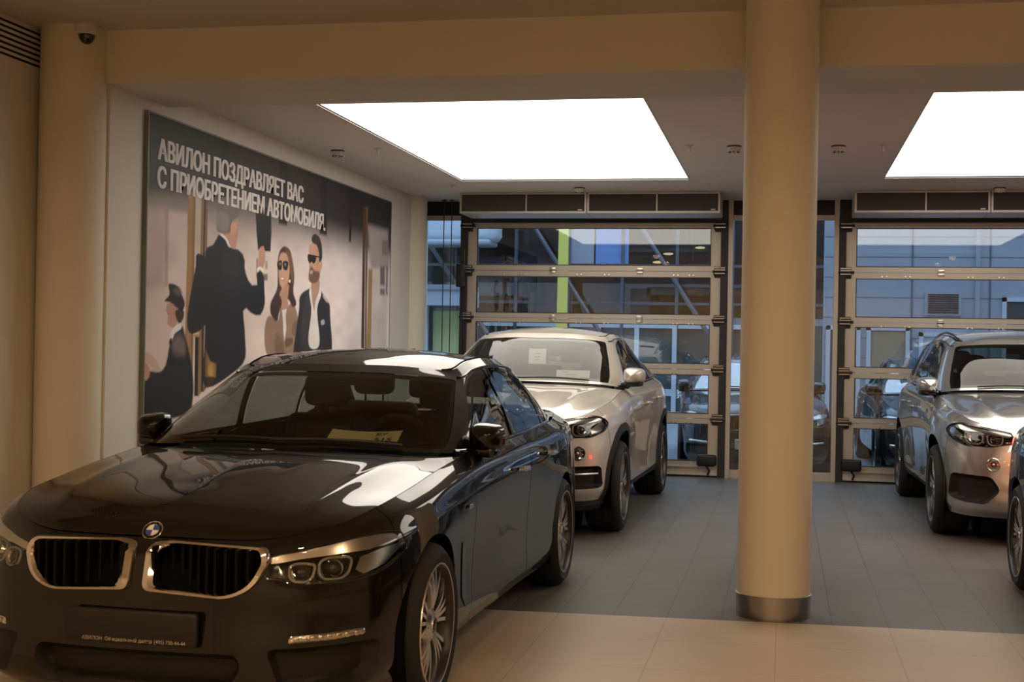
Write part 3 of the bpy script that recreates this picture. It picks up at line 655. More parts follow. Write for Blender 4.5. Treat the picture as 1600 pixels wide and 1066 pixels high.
    hood = Coons(Fr, cow, cen, S, lift)
    car.half('bonnet', surf_part(hood, (0, .994), (.006, .99), N(60), N(70)), paint)
    m = MB(); cw = np.concatenate([cow[::-1]*[1, -1, 1], cow[1:]]); n = len(cw); m.add(list(cw-[0, 0, .012])+list(cw+[-.16, 0, -.02]), [(i, i+1, n+i+1, n+i) for i in range(n-1)])
    wt = m.build('wiper_tray', 'black_plastic', c)
    for y0, y1 in ((.58, -.05), (.02, -.52)):
        m = MB(); z_ = s['G'][0, 0, 2]; x_ = s['G'][0, 0, 0]
        us = np.linspace(0, 1, 14); pts = []
        for t in us:
            yy = y0+(y1-y0)*t; q = gh([abs(yy)/.40*1.0 if abs(yy) < .4 else 1+(abs(yy)-.4)/.3], [.10+.05*math.sin(PI*t)])[0]; pts.append((q[0]+.004, yy, q[2]+.012))
        m.tube(pts, .008, 6); m.build('wiper', 'black_plastic', wt)
    # cabin shell, roof, glass
    wa = s.get('ws_out', .12); ws = uvp(rpoly([(-.5, .12), (2.15+wa*1.3, .12), (2.28+wa*1.2, .5), (2.45+wa, 2.88), (-.5, 2.88)], .02, 3)); rw = uvp(rpoly([(11.5, .3), (9.3, .4), (9.15, 2.8), (11.5, 2.8)], .02, 3)); w1, w2, w3 = s['w']
    car.half('cabin_pillars', surf_part(gh, (0, 11), (0, 4), N(190), N(44), [('uv', ws), ('uv', rw), ('y', w1), ('y', w2), ('y', w3)]), paint)
    car.half('windscreen', surf_part(gh, (0, 2.9), (.05, 3.0), N(66), N(40), keep=('uv', ws), off=-.002), screen)
    car.half('rear_window', surf_part(gh, (9, 11), (.1, 3.0), N(50), N(30), keep=('uv', rw), off=-.002), 'car_glass')
    for w, ur in ((w1, (2.9, 6.3)), (w2, (5.4, 8.6)), (w3, (7, 9.2))):
        car.half('side_window', surf_part(gh, ur, (.02, 3.6), N(60), N(40), keep=('y', w), off=-.003), 'tinted_glass', False)
    # black edge printed round the windscreen
    wi = uvp(rpoly([(-.6, .30), (2.0+wa*1.3, .30), (2.12+wa*1.2, .6), (2.29+wa, 2.62), (-.6, 2.62)], .03, 3))
    car.half('windscreen_edge', surf_part(gh, (0, 2.9), (.05, 3.0), N(88), N(60), [('uv', wi)], keep=('uv', ws), off=-.006), 'gloss_black')
    car.half('pillar_cover', surf_part(gh, (5, 7), (.02, 3.6), N(50), N(50), keep=('y', s['bpil']), off=.003), 'gloss_black', False)
    m = MB(); us = np.linspace(2.95, 9.0, 60)
    ring_on(gh, np.stack([us, np.full(60, .03)], 1), .009, m, 8, .006, False); pair(car, m, 'belt_moulding', s.get('belt', 'gloss_black'))
    m = MB(); top = [(p, q) for p, q in w1[5:]]
    us = np.linspace(3.0, 8.7, 70); m2 = MB(); ring_on(gh, np.stack([us, np.full(70, 3.05)], 1), .006, m2, 6, .002, False); pair(car, m2, 'window_channel', 'gloss_black')
    R4 = gh(np.linspace(0, 11, 221), np.full(221, 4.)); i0, i1 = 46, 182; cenr = curve([tuple(R4[0])]+s['roofc']+[tuple(R4[-1])], 60)
    roof = Coons(R4[:i0+1], R4[i1:][::-1], cenr, R4[i0:i1+1])
    car.half('roof', surf_part(roof, (0, 1), (0, 1), 40, 40), paint)
    car.half('headliner', surf_part(roof, (0, .97), (.02, .98), 20, 20, off=-.03), 'headliner')
    m = MB(); m.tube(roof(np.full(30, .955), np.linspace(.03, .97, 30))+[0, 0, .001], .004, 6); pair(car, m, 'roof_seam', 'void')
    if s.get('rails'):
        m = MB(); q = roof(np.full(30, .93), np.linspace(.08, .92, 30)); q[:, 2] += .028*np.sin(PI*np.clip(np.linspace(0, 1, 30), .0, 1))**.4; m.tube(q, .014, 10); pair(car, m, 'roof_rail', 'gloss_black')
    xf = s['roofc'][-1][0]+.12; zf = float(np.interp(-xf, [-p[0] for p in s['roofc']], [p[2] for p in s['roofc']]))
    fin = MB(); fin.add([(xf+.14, -.018, zf), (xf-.04, -.02, zf-.035), (xf-.04, .02, zf-.035), (xf+.14, .018, zf), (xf-.05, -.004, zf+.045), (xf-.05, .004, zf+.045), (xf, -.006, zf+.05), (xf, .006, zf+.05)], [(0, 6, 4, 1), (3, 2, 5, 7), (0, 3, 7, 6), (6, 7, 5, 4), (1, 4, 5, 2)]); fin.build('aerial_fin', paint, c)
    nE = 97; Er = net(np.linspace(s['fs'], 17, nE), np.full(nE, 7.)); ib = s['nfs']
    car.half('boot_lid', surf_part(Coons(curve(s['fr']+[tuple(Er[0])], 40), Er[ib:][::-1], curve([s['fr'][0]]+s['fc']+[tuple(Er[-1])], 30), Er[:ib+1]), (0, .995), (0, .99), N(40), N(40)), paint)
    # twin grille
    for sg in (1, -1):
        uvk = solve_uv(net, 'x', kid, 1.2, 5); m = MB(); Pk = net(uvk[:, 0], uvk[:, 1]); h = np.array([1., 0, 0]); cc = Pk.mean(0)
        rings = [cc+(Pk-cc)*[1, sc_, sc_]+h*ox for sc_, ox in s.get('kfr', ((1.03, -.012), (1.03, .012), (1.0, .024), (.945, .026), (.90, .014), (.89, -.03)))]
        n = len(Pk); V = np.concatenate(rings); F = [(r*n+i, r*n+(i+1) % n, (r+1)*n+(i+1) % n, (r+1)*n+i) for r in range(5) for i in range(n)]
        if sg < 0: V, F = mirror(V, F)
        m.add(V, F); fo = m.build('kidney_grille', frame_mat, c)
        b = MB(); y0, y1 = kid[:, 0].min(), kid[:, 0].max(); V = cc+(Pk-cc)*[1, .97, .97]-h*.045; b.add(V if sg > 0 else V*[1, -1, 1], [tuple(range(n))])
        o_ = np.argsort(Pk[:, 1])
        for y in np.linspace(y0+.03, y1-.02, 11):
            zz = [a_[1]+(b_[1]-a_[1])*(y-a_[0])/(b_[0]-a_[0]) for a_, b_ in zip(kid, np.roll(kid, -1, 0)) if (a_[0]-y)*(b_[0]-y) < 0]
            if len(zz) < 2: continue
            xx = np.interp(y, Pk[:, 1][o_], Pk[:, 0][o_])
            ya, yb = (y-.005, y+.005) if sg > 0 else (-y-.005, -y+.005)
            b.box((xx-.05, ya, min(zz)+.006), (xx+.008, yb, max(zz)-.006), 1)
        b.build('grille_bars', ['void', 'grille_black'], fo, False)
    # headlamps
    lu0, lu1, lg = s['lamp_u']; lamp_uv = lampq/.15
    dish = surf_part(net, (lu0, lu1), (3.0, 7), N(90), N(60), keep=('uv', lampq), offd=lambda d: -.05*np.clip(d/.012, 0, 1)**.7)
    lens = surf_part(net, (lu0, lu1), (3.0, 7), N(90), N(60), keep=('uv', lampq), offd=lambda d: .004*np.clip(d/.02, 0, 1))
    for sg, par in zip((1, -1), car.half('headlamp', dish, 'gloss_black', False)):
        Lm = mirror(*lens) if sg < 0 else lens; mesh_obj('lens', Lm[0], clean(Lm[1]), 'lamp_lens', par, True)
        m = MB(); bl = curve(solve_uv(net, 'x', s['blade'], lg, 5), 60, True)
        V, F = surf_part(net, (lu0, lu1), (3.0, 7), 70, 60, keep=('uv', uvp(bl)), off=-.008); m.add(V, F, 0)
        for ctr, rr in s['rings']:
            pts = solve_uv(net, 'x', rpoly([(ctr[0]+rr*x, ctr[1]+rr*.80*z) for x, z in ((-1.05, .75), (-.5, 1.05), (.5, 1.05), (1.05, .75), (.95, -.5), (.55, -1), (-.55, -1), (-.95, -.5))], .02, 3), lg+.2, 4.6)
            ring_on(net, pts, .0055, m, 6, -.022, True, 1)
            q = solve_uv(net, 'x', [ctr], lg, 4.6)[0]; Mx = frame_on(net, *q); s_ = MB(); s_.superell((0, 0, -.035), (rr*.62, rr*.5, .02), 1, 1, 18, 10); m.add([Mx @ Vector(v) for v in np.concatenate(s_.V)], s_.F, 3)
            s_ = MB(); s_.lathe([(rr*.72, -.03), (rr*.62, -.012), (rr*.5, -.02)], 24); m.add([Mx @ Vector(v) for v in np.concatenate(s_.V)], s_.F, 2)
        uu = solve_uv(net, 'x', s['refl'], 4.3, 4.8); V, F = surf_part(net, (3.0, lu1), (3.0, 7), 60, 60, keep=('uv', uvp(uu)), off=-.014); m.add(V, F, 2)
        ring_on(net, lamp_uv, .0035, m, 6, .001, True, 4)
        if sg < 0: m.V = [np.concatenate(m.V)*[1, -1, 1]]; m.F = [f[::-1] for f in m.F]
        m.F = clean(m.F); m.build('lamp_insert', ['satin_chrome', 'led_ring', 'reflector', 'gloss_black', 'gloss_black'], par)
    # lower intakes and fog lamps
    car.half('lower_intake', surf_part(net, (0, 2.6), (.02, 4), N(70), N(50), keep=('x', low), offd=lambda d: -.06*np.clip(d/.02, 0, 1)), 'mesh_black')
    for sg, par in zip((1, -1), car.half('side_intake', surf_part(net, (1.2, 5.2), (.05, 4), N(90), N(50), keep=('x', duct), offd=lambda d: -.05*np.clip(d/.02, 0, 1)), 'mesh_black', False)):
        if s.get('fogbar') is not None:
            m = MB(); V, F = surf_part(net, (1.6, 5), (.9, 3.6), 80, 40, keep=('x', s['fogbar']), off=-.006, offd=lambda d: .012*np.clip(d/.01, 0, 1)); m.add(V, F)
            for t in np.linspace(.1, .9, 8):
                q = solve_uv(net, 'x', [(.58+.225*t, .408+.01*t)], 3, 2.6)[0]; Mx = frame_on(net, *q); s_ = MB(); s_.superell((0, 0, .006), (.012, .011, .006), .8, .8, 12, 8); m.add([Mx @ Vector(v) for v in np.concatenate(s_.V)], s_.F, 1)
            if sg < 0: m.V = [np.concatenate(m.V)*[1, -1, 1]]; m.F = [f[::-1] for f in m.F]
            m.F = clean(m.F); m.build('fog_lamp', ['reflector', 'satin_chrome'], par)
        if s.get('duct_bar'):
            z = s['duct_bar']; pts = solve_uv(net, 'x', [(y, z) for y in np.linspace(.50, .86, 12)], 3, 3); m = MB(); ring_on(net, pts, .009, m, 8, -.012, False)
            if sg < 0: m.V = [np.concatenate(m.V)*[1, -1, 1]]; m.F = [f[::-1] for f in m.F]
            m.build('intake_bar', 'satin_chrome', par)
    if s['round_fog']:
        q = solve_uv(net, 'x', [(fy, fz)], 3, 4)[0]; Mx = frame_on(net, *q)
        for sg in (1, -1):
            m = MB(); t_ = MB()
            t_.lathe([(fr_*1.08, -.03), (fr_*1.06, .006), (fr_*.98, .010), (fr_*.88, .004), (fr_*.86, -.01)], 36, mi=0); t_.lathe([(fr_*.88, -.008), (fr_*.6, -.02), (fr_*.45, -.012), (fr_*.30, -.03), (.001, -.032)], 32, mi=1)
            t_.superell((0, 0, -.012), (fr_*.32, fr_*.32, .02), 1, 1, 18, 10, mi=2)
            V = np.array([Mx @ Vector(v) for v in np.concatenate(t_.V)]); F = t_.F
            if sg < 0: V, F = mirror(V, F)
            m.add(V, F); m.MI = list(t_.MI); o = m.build('fog_lamp', ['gloss_black' if clad else 'chrome', 'reflector', 'chrome'], c)
            g_ = MB(); g_.lathe([(fr_*.9, .004), (fr_*.5, .009), (.001, .011)], 32); V = np.array([Mx @ Vector(v) for v in np.concatenate(g_.V)]); F = g_.F
            if sg < 0: V, F = mirror(V, F)
            mesh_obj('lens', V, F, 'lamp_lens', o)
    if s.get('fogbar') is not None:
        ub = solve_uv(net, 'y', [(-.44, .62), (-.50, .60), (-.60, .34), (-.57, .30), (-.49, .36)], 7.2, 3)
        car.half('fender_vent', surf_part(net, (6.6, 7.8), (.5, 5), 50, 50, keep=('uv', uvp(ub)), off=.004), 'gloss_black', False)
    E0 = E[0]; an, ex, ez = s['emb']
    emblem(car, Matrix.Translation((E0[0]+ex, 0, E0[2]+ez)) @ Matrix.Rotation(math.radians(an), 4, 'Y') @ Matrix(((0, 0, 1), (1, 0, 0), (0, 1, 0))).to_4x4())
    mx = s['mirror']; mirror_part(car, *mx[:6], paint, mx[6])
    for h_ in s['handles']: handle(car, *h_, s.get('handle', paint))
    yo = .905 if not clad else .94
    for x in (0, ax):
        m = MB(); m.lathe([(ra+.002, yo), (ra+.004, .60)], 40, 'y', (x, 0, az), a0=-.45, a1=PI+.45); m.lathe([(ra+.004, .60), (.02, .60)], 40, 'y', (x, 0, az)); pair(car, m, 'wheel_housing', 'void')
    u = s['ub']; m = MB(); m.box((ax+.43, -.80, u+.02), (-.43, .80, u+.09)); m.box((-3.85, -.58, u+.05), (.66, .58, u+.10)); m.box((-.55, -.72, u+.2), (-.48, .72, u+.70)); m.box((ax-.4, -.58, u+.1), (ax-.35, .58, u+.6)); m.build('underbody', 'void', c, False)
    make_wheel_parts(c, s['R'], s['W'], s['rim'], s['wheel'], [(0, s['wy'], 1), (0, s['wy'], -1), (ax, s['wy'], 1), (ax, s['wy'], -1)], 0)
    interior(car, *s['interior'])
    car.net, car.gh, car.E = net, gh, E
    return car
def plate(car, x, z, w, lines, mat_='black_plastic', ink='satin_chrome', bold=.0003, h=.125):
    m = MB(); m.rbox((x-.03, -w/2, z-h/2), (x, w/2, z+h/2), .012, 3, 0); pl = m.build('number_plate', mat_, car.root); L = MB()
    for body, y0, dz, sz in lines:
        V, F = text_mesh(body, sz, bold=bold); L.add([(x+.0015, y0+v[0], z+dz+v[1]) for v in V], F)
    L.build('plate_lettering', ink, pl, False)
# ------------------------------------------------------------------ the hall
YW, ZC, XL = 15.95, 3.25, -4.34
ZF, XF = 3.5, -4.78
mat('cream_wall', (.74, .70, .62), .85, bump=.02, bscale=60, vary=.015)
mat('column_paint', (.74, .68, .56), .7, bump=.01, bscale=60, vary=.01)
mat('ceiling_white', (.80, .76, .70), .9, bump=.01, bscale=50)
mat('front_ceiling', (.62, .57, .50), .9, bump=.01, bscale=50)
mat('steel_band', (.42, .40, .37), .28, 1., bump=.02, bscale=90)
mat('aluminium', (.50, .46, .39), .42, .55, bump=.01, bscale=120)
mat('aluminium_pale', (.58, .55, .50), .40, .5)
mat('track_black', (.02, .02, .02), .5)
mat('transom_black', (.012, .014, .017), .25)
mat('filter_mesh', (.045, .042, .036), .6, bump=.3, bscale=250)
mat('light_panel', (.9, .88, .84), .6, emit=(1.0, .915, .80), es=PANEL_E)
mat('white_plastic', (.62, .60, .55), .45)
mat('dome_smoked', (.012, .011, .01), .08, coat=.6)
mat('slot_dark', (.006, .006, .006), .8)
def tile_mat(name, base, joint, tx, ty, ox, oy, off, jw, rough, vary):
    m = bpy.data.materials.new(name); m.use_nodes = True; nt = m.node_tree; b = nt.nodes['Principled BSDF']; L = nt.links.new
    ge = nt.nodes.new('ShaderNodeNewGeometry'); sp = nt.nodes.new('ShaderNodeSeparateXYZ'); L(ge.outputs['Position'], sp.inputs[0])
    sk = nt.nodes.new('ShaderNodeMath'); sk.operation = 'MULTIPLY_ADD'; sk.inputs[1].default_value = -.055; L(sp.outputs['X'], sk.inputs[0]); L(sp.outputs['Y'], sk.inputs[2])
    ax = nt.nodes.new('ShaderNodeMath'); ax.operation = 'ADD'; ax.inputs[1].default_value = ox; L(sp.outputs['X'], ax.inputs[0])
    ay = nt.nodes.new('ShaderNodeMath'); ay.operation = 'ADD'; ay.inputs[1].default_value = oy; L(sk.outputs[0], ay.inputs[0])
    cb = nt.nodes.new('ShaderNodeCombineXYZ'); L(ay.outputs[0], cb.inputs['X']); L(ax.outputs[0], cb.inputs['Y'])
    br = nt.nodes.new('ShaderNodeTexBrick'); L(cb.outputs[0], br.inputs['Vector']); br.offset = off; br.offset_frequency = 2; br.squash = 1
    br.inputs['Scale'].default_value = 1; br.inputs['Brick Width'].default_value = ty; br.inputs['Row Height'].default_value = tx; br.inputs['Mortar Size'].default_value = jw; br.inputs['Mortar Smooth'].default_value = .1; br.inputs['Bias'].default_value = 0
    br.inputs['Color1'].default_value = tuple(x*(1-vary) for x in base)+(1,); br.inputs['Color2'].default_value = tuple(x*(1+vary) for x in base)+(1,); br.inputs['Mortar'].default_value = (*joint, 1)
    nz = nt.nodes.new('ShaderNodeTexNoise'); nz.inputs['Scale'].default_value = 2.2; nz.inputs['Detail'].default_value = 5; L(ge.outputs['Position'], nz.inputs['Vector'])
    mx = nt.nodes.new('ShaderNodeMix'); mx.data_type = 'RGBA'; mx.blend_type = 'MULTIPLY'; mx.inputs['Factor'].default_value = .22; L(br.outputs['Color'], mx.inputs['A']); L(nz.outputs['Fac'], mx.inputs['B']); L(mx.outputs['Result'], b.inputs['Base Color'])
    rr = nt.nodes.new('ShaderNodeMapRange'); rr.inputs['To Min'].default_value = rough-.06; rr.inputs['To Max'].default_value = rough+.08; L(nz.outputs['Fac'], rr.inputs['Value']); L(rr.outputs[0], b.inputs['Roughness'])
    bp = nt.nodes.new('ShaderNodeBump'); bp.inputs['Strength'].default_value = .25; bp.inputs['Distance'].default_value = .002; bp.invert = True; L(br.outputs['Fac'], bp.inputs['Height']); L(bp.outputs[0], b.inputs['Normal'])
    MAT[name] = m
tile_mat('grey_tile', (.130, .124, .115), (.055, .052, .047), .3, .6, .02+.3*20, -7.9+60, .5, .003, .42, .05)
tile_mat('beige_tile', (.62, .51, .385), (.42, .34, .25), .6, .625, .02+.6*20, -.09, 0., .0025, .40, .02)
def struct(name, mb, mats, parent=None, smooth=False): return tag(mb.build(name, mats, parent, smooth), kind='structure' if parent is None else None)
bnd = lambda x: 7.56+.060*x
m = MB(); m.prism([(XF-.2, bnd(XF-.2)), (9, bnd(9)), (9, YW+.12), (XF-.2, YW+.12)], -.12, 0, 'xy'); struct('floor', m, 'grey_tile')
m = MB(); m.prism([(XF-.2, -6), (9, -6), (9, bnd(9)), (XF-.2, bnd(XF-.2))], -.12, 0, 'xy'); struct('floor_front', m, 'beige_tile')
# walls
m = MB(); m.box((XL-.65, 8.06, 0), (XL, YW+.1, ZC+.2)); struct('wall_left', m, 'cream_wall')
m = MB(); m.box((XF-.2, -6, 0), (XF, 8.15, ZF)); struct('wall_left_front', m, 'cream_wall')
m = MB(); m.box((XF-.2, -6.2, 0), (9.2, -6, ZF)); struct('wall_front', m, 'cream_wall')
m = MB(); m.box((9, -6, 0), (9.2, YW+.1, ZF)); struct('wall_right', m, 'cream_wall')
# back ceiling with two openings for the light panels
P1, P2, PY = (-3.40, -1.0), (.95, 3.35), (9.22, 13.92)
m = MB()
xs = [XL-.1, P1[0], P1[1], P2[0], P2[1], 5.3, 7.7, 9.1]
for i in range(len(xs)-1):
    hole = i in (1, 3, 5)
    if hole: m.box((xs[i], 8.8, ZC), (xs[i+1], PY[0], ZC+.25)); m.box((xs[i], PY[1], ZC), (xs[i+1], YW+.1, ZC+.25))
    else: m.box((xs[i], 8.8, ZC), (xs[i+1], YW+.1, ZC+.25))
struct('ceiling', m, 'ceiling_white')
m = MB(); m.box((XF-.1, -6.1, ZF), (9.1, 8.05, ZF+.15)); struct('ceiling_front', m, 'front_ceiling')
m = MB(); m.box((XF-.05, 8.02, 3.155), (9.1, 8.88, ZF+.15)); struct('trim_beam', m, ['cream_wall'])
for i, (a, b, lab) in enumerate(((*P1, 'large glowing ceiling light panel above the white coupe SUV'), (*P2, 'large glowing ceiling light panel above the silver SUV, cut by the right edge'), (5.3, 7.7, 'third glowing ceiling light panel beyond the right edge'))):
    t = empty('ceiling_light', ((a+b)/2, sum(PY)/2, ZC), 0, lab, 'ceiling light', 'glowing ceiling panels')
    w, d = (b-a)/2, (PY[1]-PY[0])/2
    q = MB(); q.box((-w, -d, .012), (w, d, .03)); q.build('diffuser', 'light_panel', t, False)
    q = MB(); e = .012
    for lo, hi in (((-w-e, -d-e, -.004), (w+e, -d, .05)), ((-w-e, d, -.004), (w+e, d+e, .05)), ((-w-e, -d, -.004), (-w, d, .05)), ((w, -d, -.004), (w+e, d, .05))): q.box(lo, hi)
    q.build('frame', 'white_plastic', t, False)
# columns
def column(x, y, r, h, label):
    t = empty('column', (x, y, 0), 0, label, 'column', 'round building columns')
    q = MB(); q.lathe([(r, .125), (r, h)], 72); q.build('shaft', 'column_paint', t)
    q = MB(); q.lathe([(r, .128), (r+.006, .126), (r+.006, 0)], 72); q.build('base_band', 'steel_band', t)
column(-.042, 7.80, .207, ZF, 'thick cream round column with a steel base band in the middle')
column(-4.563, 8.0, .214, ZF, 'cream round column built into the left wall near the camera')
column(-4.405, 15.45, .205, ZC, 'pale round column in the far corner beside the poster wall')
# ------------------------------------------------------------------ sectional doors
GL = [(2.478, 2.925), (1.900, 2.345), (1.325, 1.790), (.742, 1.200), (.185, .625)]
JT = [2.985, 2.412, 1.842, 1.262, .683, .022]
def sectional_door(n, x0, x1, lockx):
    t = empty('door_%d' % n, ((x0+x1)/2, YW, 0), 0); t['kind'] = 'structure'; cx = (x0+x1)/2; w = (x1-x0)/2; gi = .113
    for k in range(5):
        zt, zb = JT[k]-.003, JT[k+1]+.003; g0, g1 = GL[k]; q = MB()
        q.box((-w, -.025, g1), (w, .025, zt)); q.box((-w, -.025, zb), (w, .025, g0)); q.box((-w, -.025, g0), (-w+gi, .025, g1)); q.box((w-gi, -.025, g0), (w, .025, g1))
        pf = q.build('door_section', 'aluminium', t, False)
        q = MB(); b = .008; xa = w-gi
        for lo, hi in (((-xa, -.03, g1-b), (xa, -.0, g1)), ((-xa, -.03, g0), (xa, -.0, g0+b)), ((-xa, -.03, g0), (-xa+b, -.0, g1)), ((xa-b, -.03, g0), (xa, -.0, g1))): q.box(lo, hi)
        q.build('gasket', 'track_black', pf, False)
        q = MB(); q.box((-xa, -.004, g0), (xa, .004, g1)); q.build('pane', 'pane_glass', pf, False)
        if 0 < k:
            q = MB()
            for hx in (-w*.31, w*.38):
                q.rbox((hx-.035, -.04, zt-.035), (hx+.035, -.024, zt+.005), .004); q.rbox((hx-.035, -.04, zt+.008), (hx+.035, -.024, zt+.045), .004); q.tube([(hx-.04, -.043, zt+.006), (hx+.04, -.043, zt+.006)], .008, 8)
            q.build('hinge', 'satin_chrome', pf, True)
            q = MB()
            for u in (-.72, -.55, .12, -.1, .66, .78):
                for e in (-.025, .025): q.lathe([(0, -.031), (.011, -.03), (.012, -.024)], 10, 'y', (u*w+e, 0, zt-.045))
            q.build('bolts', 'satin_chrome', pf, True)
    for sx in (-1, 1):
        for z in JT[1:-1]+[2.95]:
            q = MB(); q.rbox((sx*w-.07, -.05, z-.07), (sx*w+.06, -.02, z+.06), .008); q.tube([(sx*w-.09, -.06, z), (sx*w+.09, -.06, z)], .016, 10); q.tube([(sx*w-.08, -.06, z-.035), (sx*w+.05, -.06, z-.035)], .010, 8)
            for dz in (.02, -.02, .045): q.box((sx*w-.065, -.066, z+dz-.006), (sx*w+.055, -.05, z+dz+.006), 1)
            q.build('roller_bracket', ['track_black', 'satin_chrome'], t, True)
    q = MB(); q.box((-w, -.045, .022), (w, -.02, .05)); q.box((-w, -.05, .115), (w, -.02, .135)); q.build('bottom_rail', 'aluminium_pale', t, False)
    q = MB(); q.box((-w, -.03, -.0), (w, .03, .022)); q.build('bottom_seal', 'rubber', t, False)
    lx = w*lockx; q = MB(); q.rbox((lx-.13, -.11, .13), (lx+.10, -.045, .27), .03, 4); q.tube([(lx-.02, -.08, .14), (lx+.02, -.07, .08), (lx+.0, -.05, .03)], .012, 8); q.build('safety_switch', 'black_plastic', t)
    q = MB(); q.box((lx+.06*lockx-.06, -.035, .02), (lx+.06*lockx+.08, -.02, .27)); q.build('switch_plate', 'aluminium_pale', t, False)
    q = MB()
    for sx in (-1, 1): q.box((sx*(w+.045)-.042, -.06, 0), (sx*(w+.045)+.042, .06, 3.06))
    q.box((-w-.08, -.07, 2.99), (w+.08, .06, 3.25)); q.build('guide_track', 'track_black', t, False)
    return t
sectional_door(1, -3.80, -.755, .93); sectional_door(2, .676, 3.72, -.93); sectional_door(3, 5.15, 8.2, .93)
# fixed windows between the doors
def fixed_window(n, x0, x1, jl, jr):
    t = empty('window_%d' % n, ((x0+x1)/2, YW, 0), 0); t['kind'] = 'structure'; w = (x1-x0)/2
    q = MB(); q.box((-w, -.03, 3.02), (w, .05, 3.075)); q.box((-w, -.03, 0), (w, .05, .095))
    if jl: q.box((-w, -.07, 0), (-w+.05, .06, ZC))
    if jr: q.box((w-.05, -.07, 0), (w, .06, ZC))
    q.build('frame', 'aluminium', t, False)
    q = MB(); q.box((-w, -.0, 3.075), (w, .03, ZC)); q.build('transom_panel', 'transom_black', t, False)
    q = MB(); q.box((-w+(.05 if jl else 0), .008, .095), (w-(.05 if jr else 0), .016, 3.02)); q.build('pane', 'pane_glass', t, False)
fixed_window(1, XL, -3.89, False, False); fixed_window(2, -.665, .59, True, True); fixed_window(3, 3.81, 5.06, True, True); fixed_window(4, 8.29, 9.0, True, False)
# air curtains over the doors
def air_curtain(x0, x1, label):
    t = empty('air_curtain', ((x0+x1)/2, 15.0, 3.012), 0, label, 'air curtain', 'air curtains over the doors'); w = (x1-x0)/2; h = .235; f = .022
    q = MB(); q.box((-w, .012, 0), (w, .62, h)); q.build('housing', 'aluminium_pale', t, False)
    q = MB()
    for lo, hi in (((-w, 0, 0), (w, .014, f)), ((-w, 0, h-f), (w, .014, h)), ((-w, 0, f), (-w+f, .014, h-f)), ((w-f, 0, f), (w, .014, h-f)), ((.035, .002, f), (.05, .014, h-f))): q.box(lo, hi)
    q.build('front_frame', 'aluminium', t, False)
    q = MB(); q.box((-w+f, .006, f), (w-f, .0135, h-f)); q.build('intake_mesh', 'filter_mesh', t, False)
    q = MB(); q.rbox((w-.10, .001, .03), (w-.05, .008, .045), .002); q.build('badge', 'aluminium_pale', t, False)
air_curtain(-3.688, -2.219, 'left air curtain box over the door behind the white coupe SUV'); air_curtain(-2.211, -.728, 'right air curtain box over the door behind the white coupe SUV')
air_curtain(.715, 2.116, 'air curtain box over the right door, next to the column'); air_curtain(2.124, 3.60, 'air curtain box over the right door, cut by the picture edge')
# hoist cables, control box with coil cord
for x, lab in ((-4.05, 'thin dark hoist cable in the left corner, the one nearer the far column'), (-3.955, 'thin dark hoist cable in the left corner, the one nearer the door')):
    q = MB(); q.tube([(x, 15.7, 1.0), (x, 15.7, ZC)], .006, 6); q.tube([(x-.03, 15.7, ZC-.012), (x+.03, 15.7, ZC-.012)], .008, 6); tag(q.build('hoist_cable', 'track_black'), lab, 'cable', 'hoist cables')
t = empty('door_control', (-3.86, 15.80, 2.2), 0, 'small black door control box with a coiled cord left of the door', 'control box')
q = MB(); q.rbox((-.045, -.05, .0), (.045, .09, .28), .012); q.prism([(-.0, .28), (.045, .28), (.045, .46)], -.02, .04, 'xz'); q.build('box', 'black_plastic', t)
q = MB(); n = 420; q.tube([(.012*math.cos(i*.9)+.03*(i/n)+.02, .012*math.sin(i*.9), -1.15*i/n) for i in range(n)], .0045, 5); q.build('coil_cord', 'black_plastic', t)
# ceiling fittings
def smoke(x, y, label):
    t = empty('smoke_detector', (x, y, ZC), 0, label, 'smoke detector', 'smoke detectors on the ceiling')
    q = MB(); q.lathe([(0, -.0), (.062, 0), (.062, -.006), (.058, -.012)], 32); q.build('base', 'grey_plastic', t)
    q = MB(); q.lathe([(.056, -.010), (.056, -.04), (.048, -.052), (0, -.056)], 32); q.build('head', 'white_plastic', t)
    q = MB()
    for a in np.linspace(0, 2*PI, 9)[:-1]: q.lathe([(0, .001), (.009, 0), (.009, -.006), (0, -.007)], 8, 'z', (.042*math.cos(a), .042*math.sin(a), -.050))
    q.build('vents', 'slot_dark', t)
for a in ((-4.02, 11.66, 'smoke detector on the ceiling above the poster'), (-2.24, 14.6, 'smoke detector on the ceiling above the left door'), (-.456, 11.67, 'smoke detector on the ceiling just left of the column'), (.417, 11.73, 'smoke detector on the ceiling just right of the column'), (2.176, 14.8, 'smoke detector on the ceiling above the right door')): smoke(*a)
def sprinkler(x, y, label):
    t = empty('sprinkler', (x, y, ZC), 0, label, 'sprinkler', 'ceiling sprinklers')
    q = MB(); q.lathe([(.0, 0), (.038, 0), (.036, -.006), (.012, -.010)], 24); q.build('escutcheon', 'white_plastic', t)
    q = MB(); q.lathe([(.010, -.008), (.010, -.03), (.006, -.034), (.006, -.05), (.017, -.052), (.017, -.055), (0, -.056)], 16); q.build('nozzle', 'white_plastic', t)
for a in ((-3.61, 11.57, 'ceiling sprinkler between the poster and the left light panel'), (-3.6, 14.28, 'ceiling sprinkler in the far left corner near the air curtain'), (-.833, 11.6, 'ceiling sprinkler beside the right edge of the left light panel'), (.784, 11.73, 'ceiling sprinkler beside the left edge of the right light panel'), (-.826, 14.3, 'small ceiling sprinkler at the far right corner of the left light panel'), (.744, 14.38, 'small ceiling sprinkler at the far left corner of the right light panel')): sprinkler(*a)
q = MB(); q.box((-1.5, 14.15, ZC-.0025), (-.95, 14.55, ZC+.001)); tag(q.build('access_hatch', 'ceiling_white', None, False), 'flush square access hatch in the ceiling behind the left light panel', 'hatch')
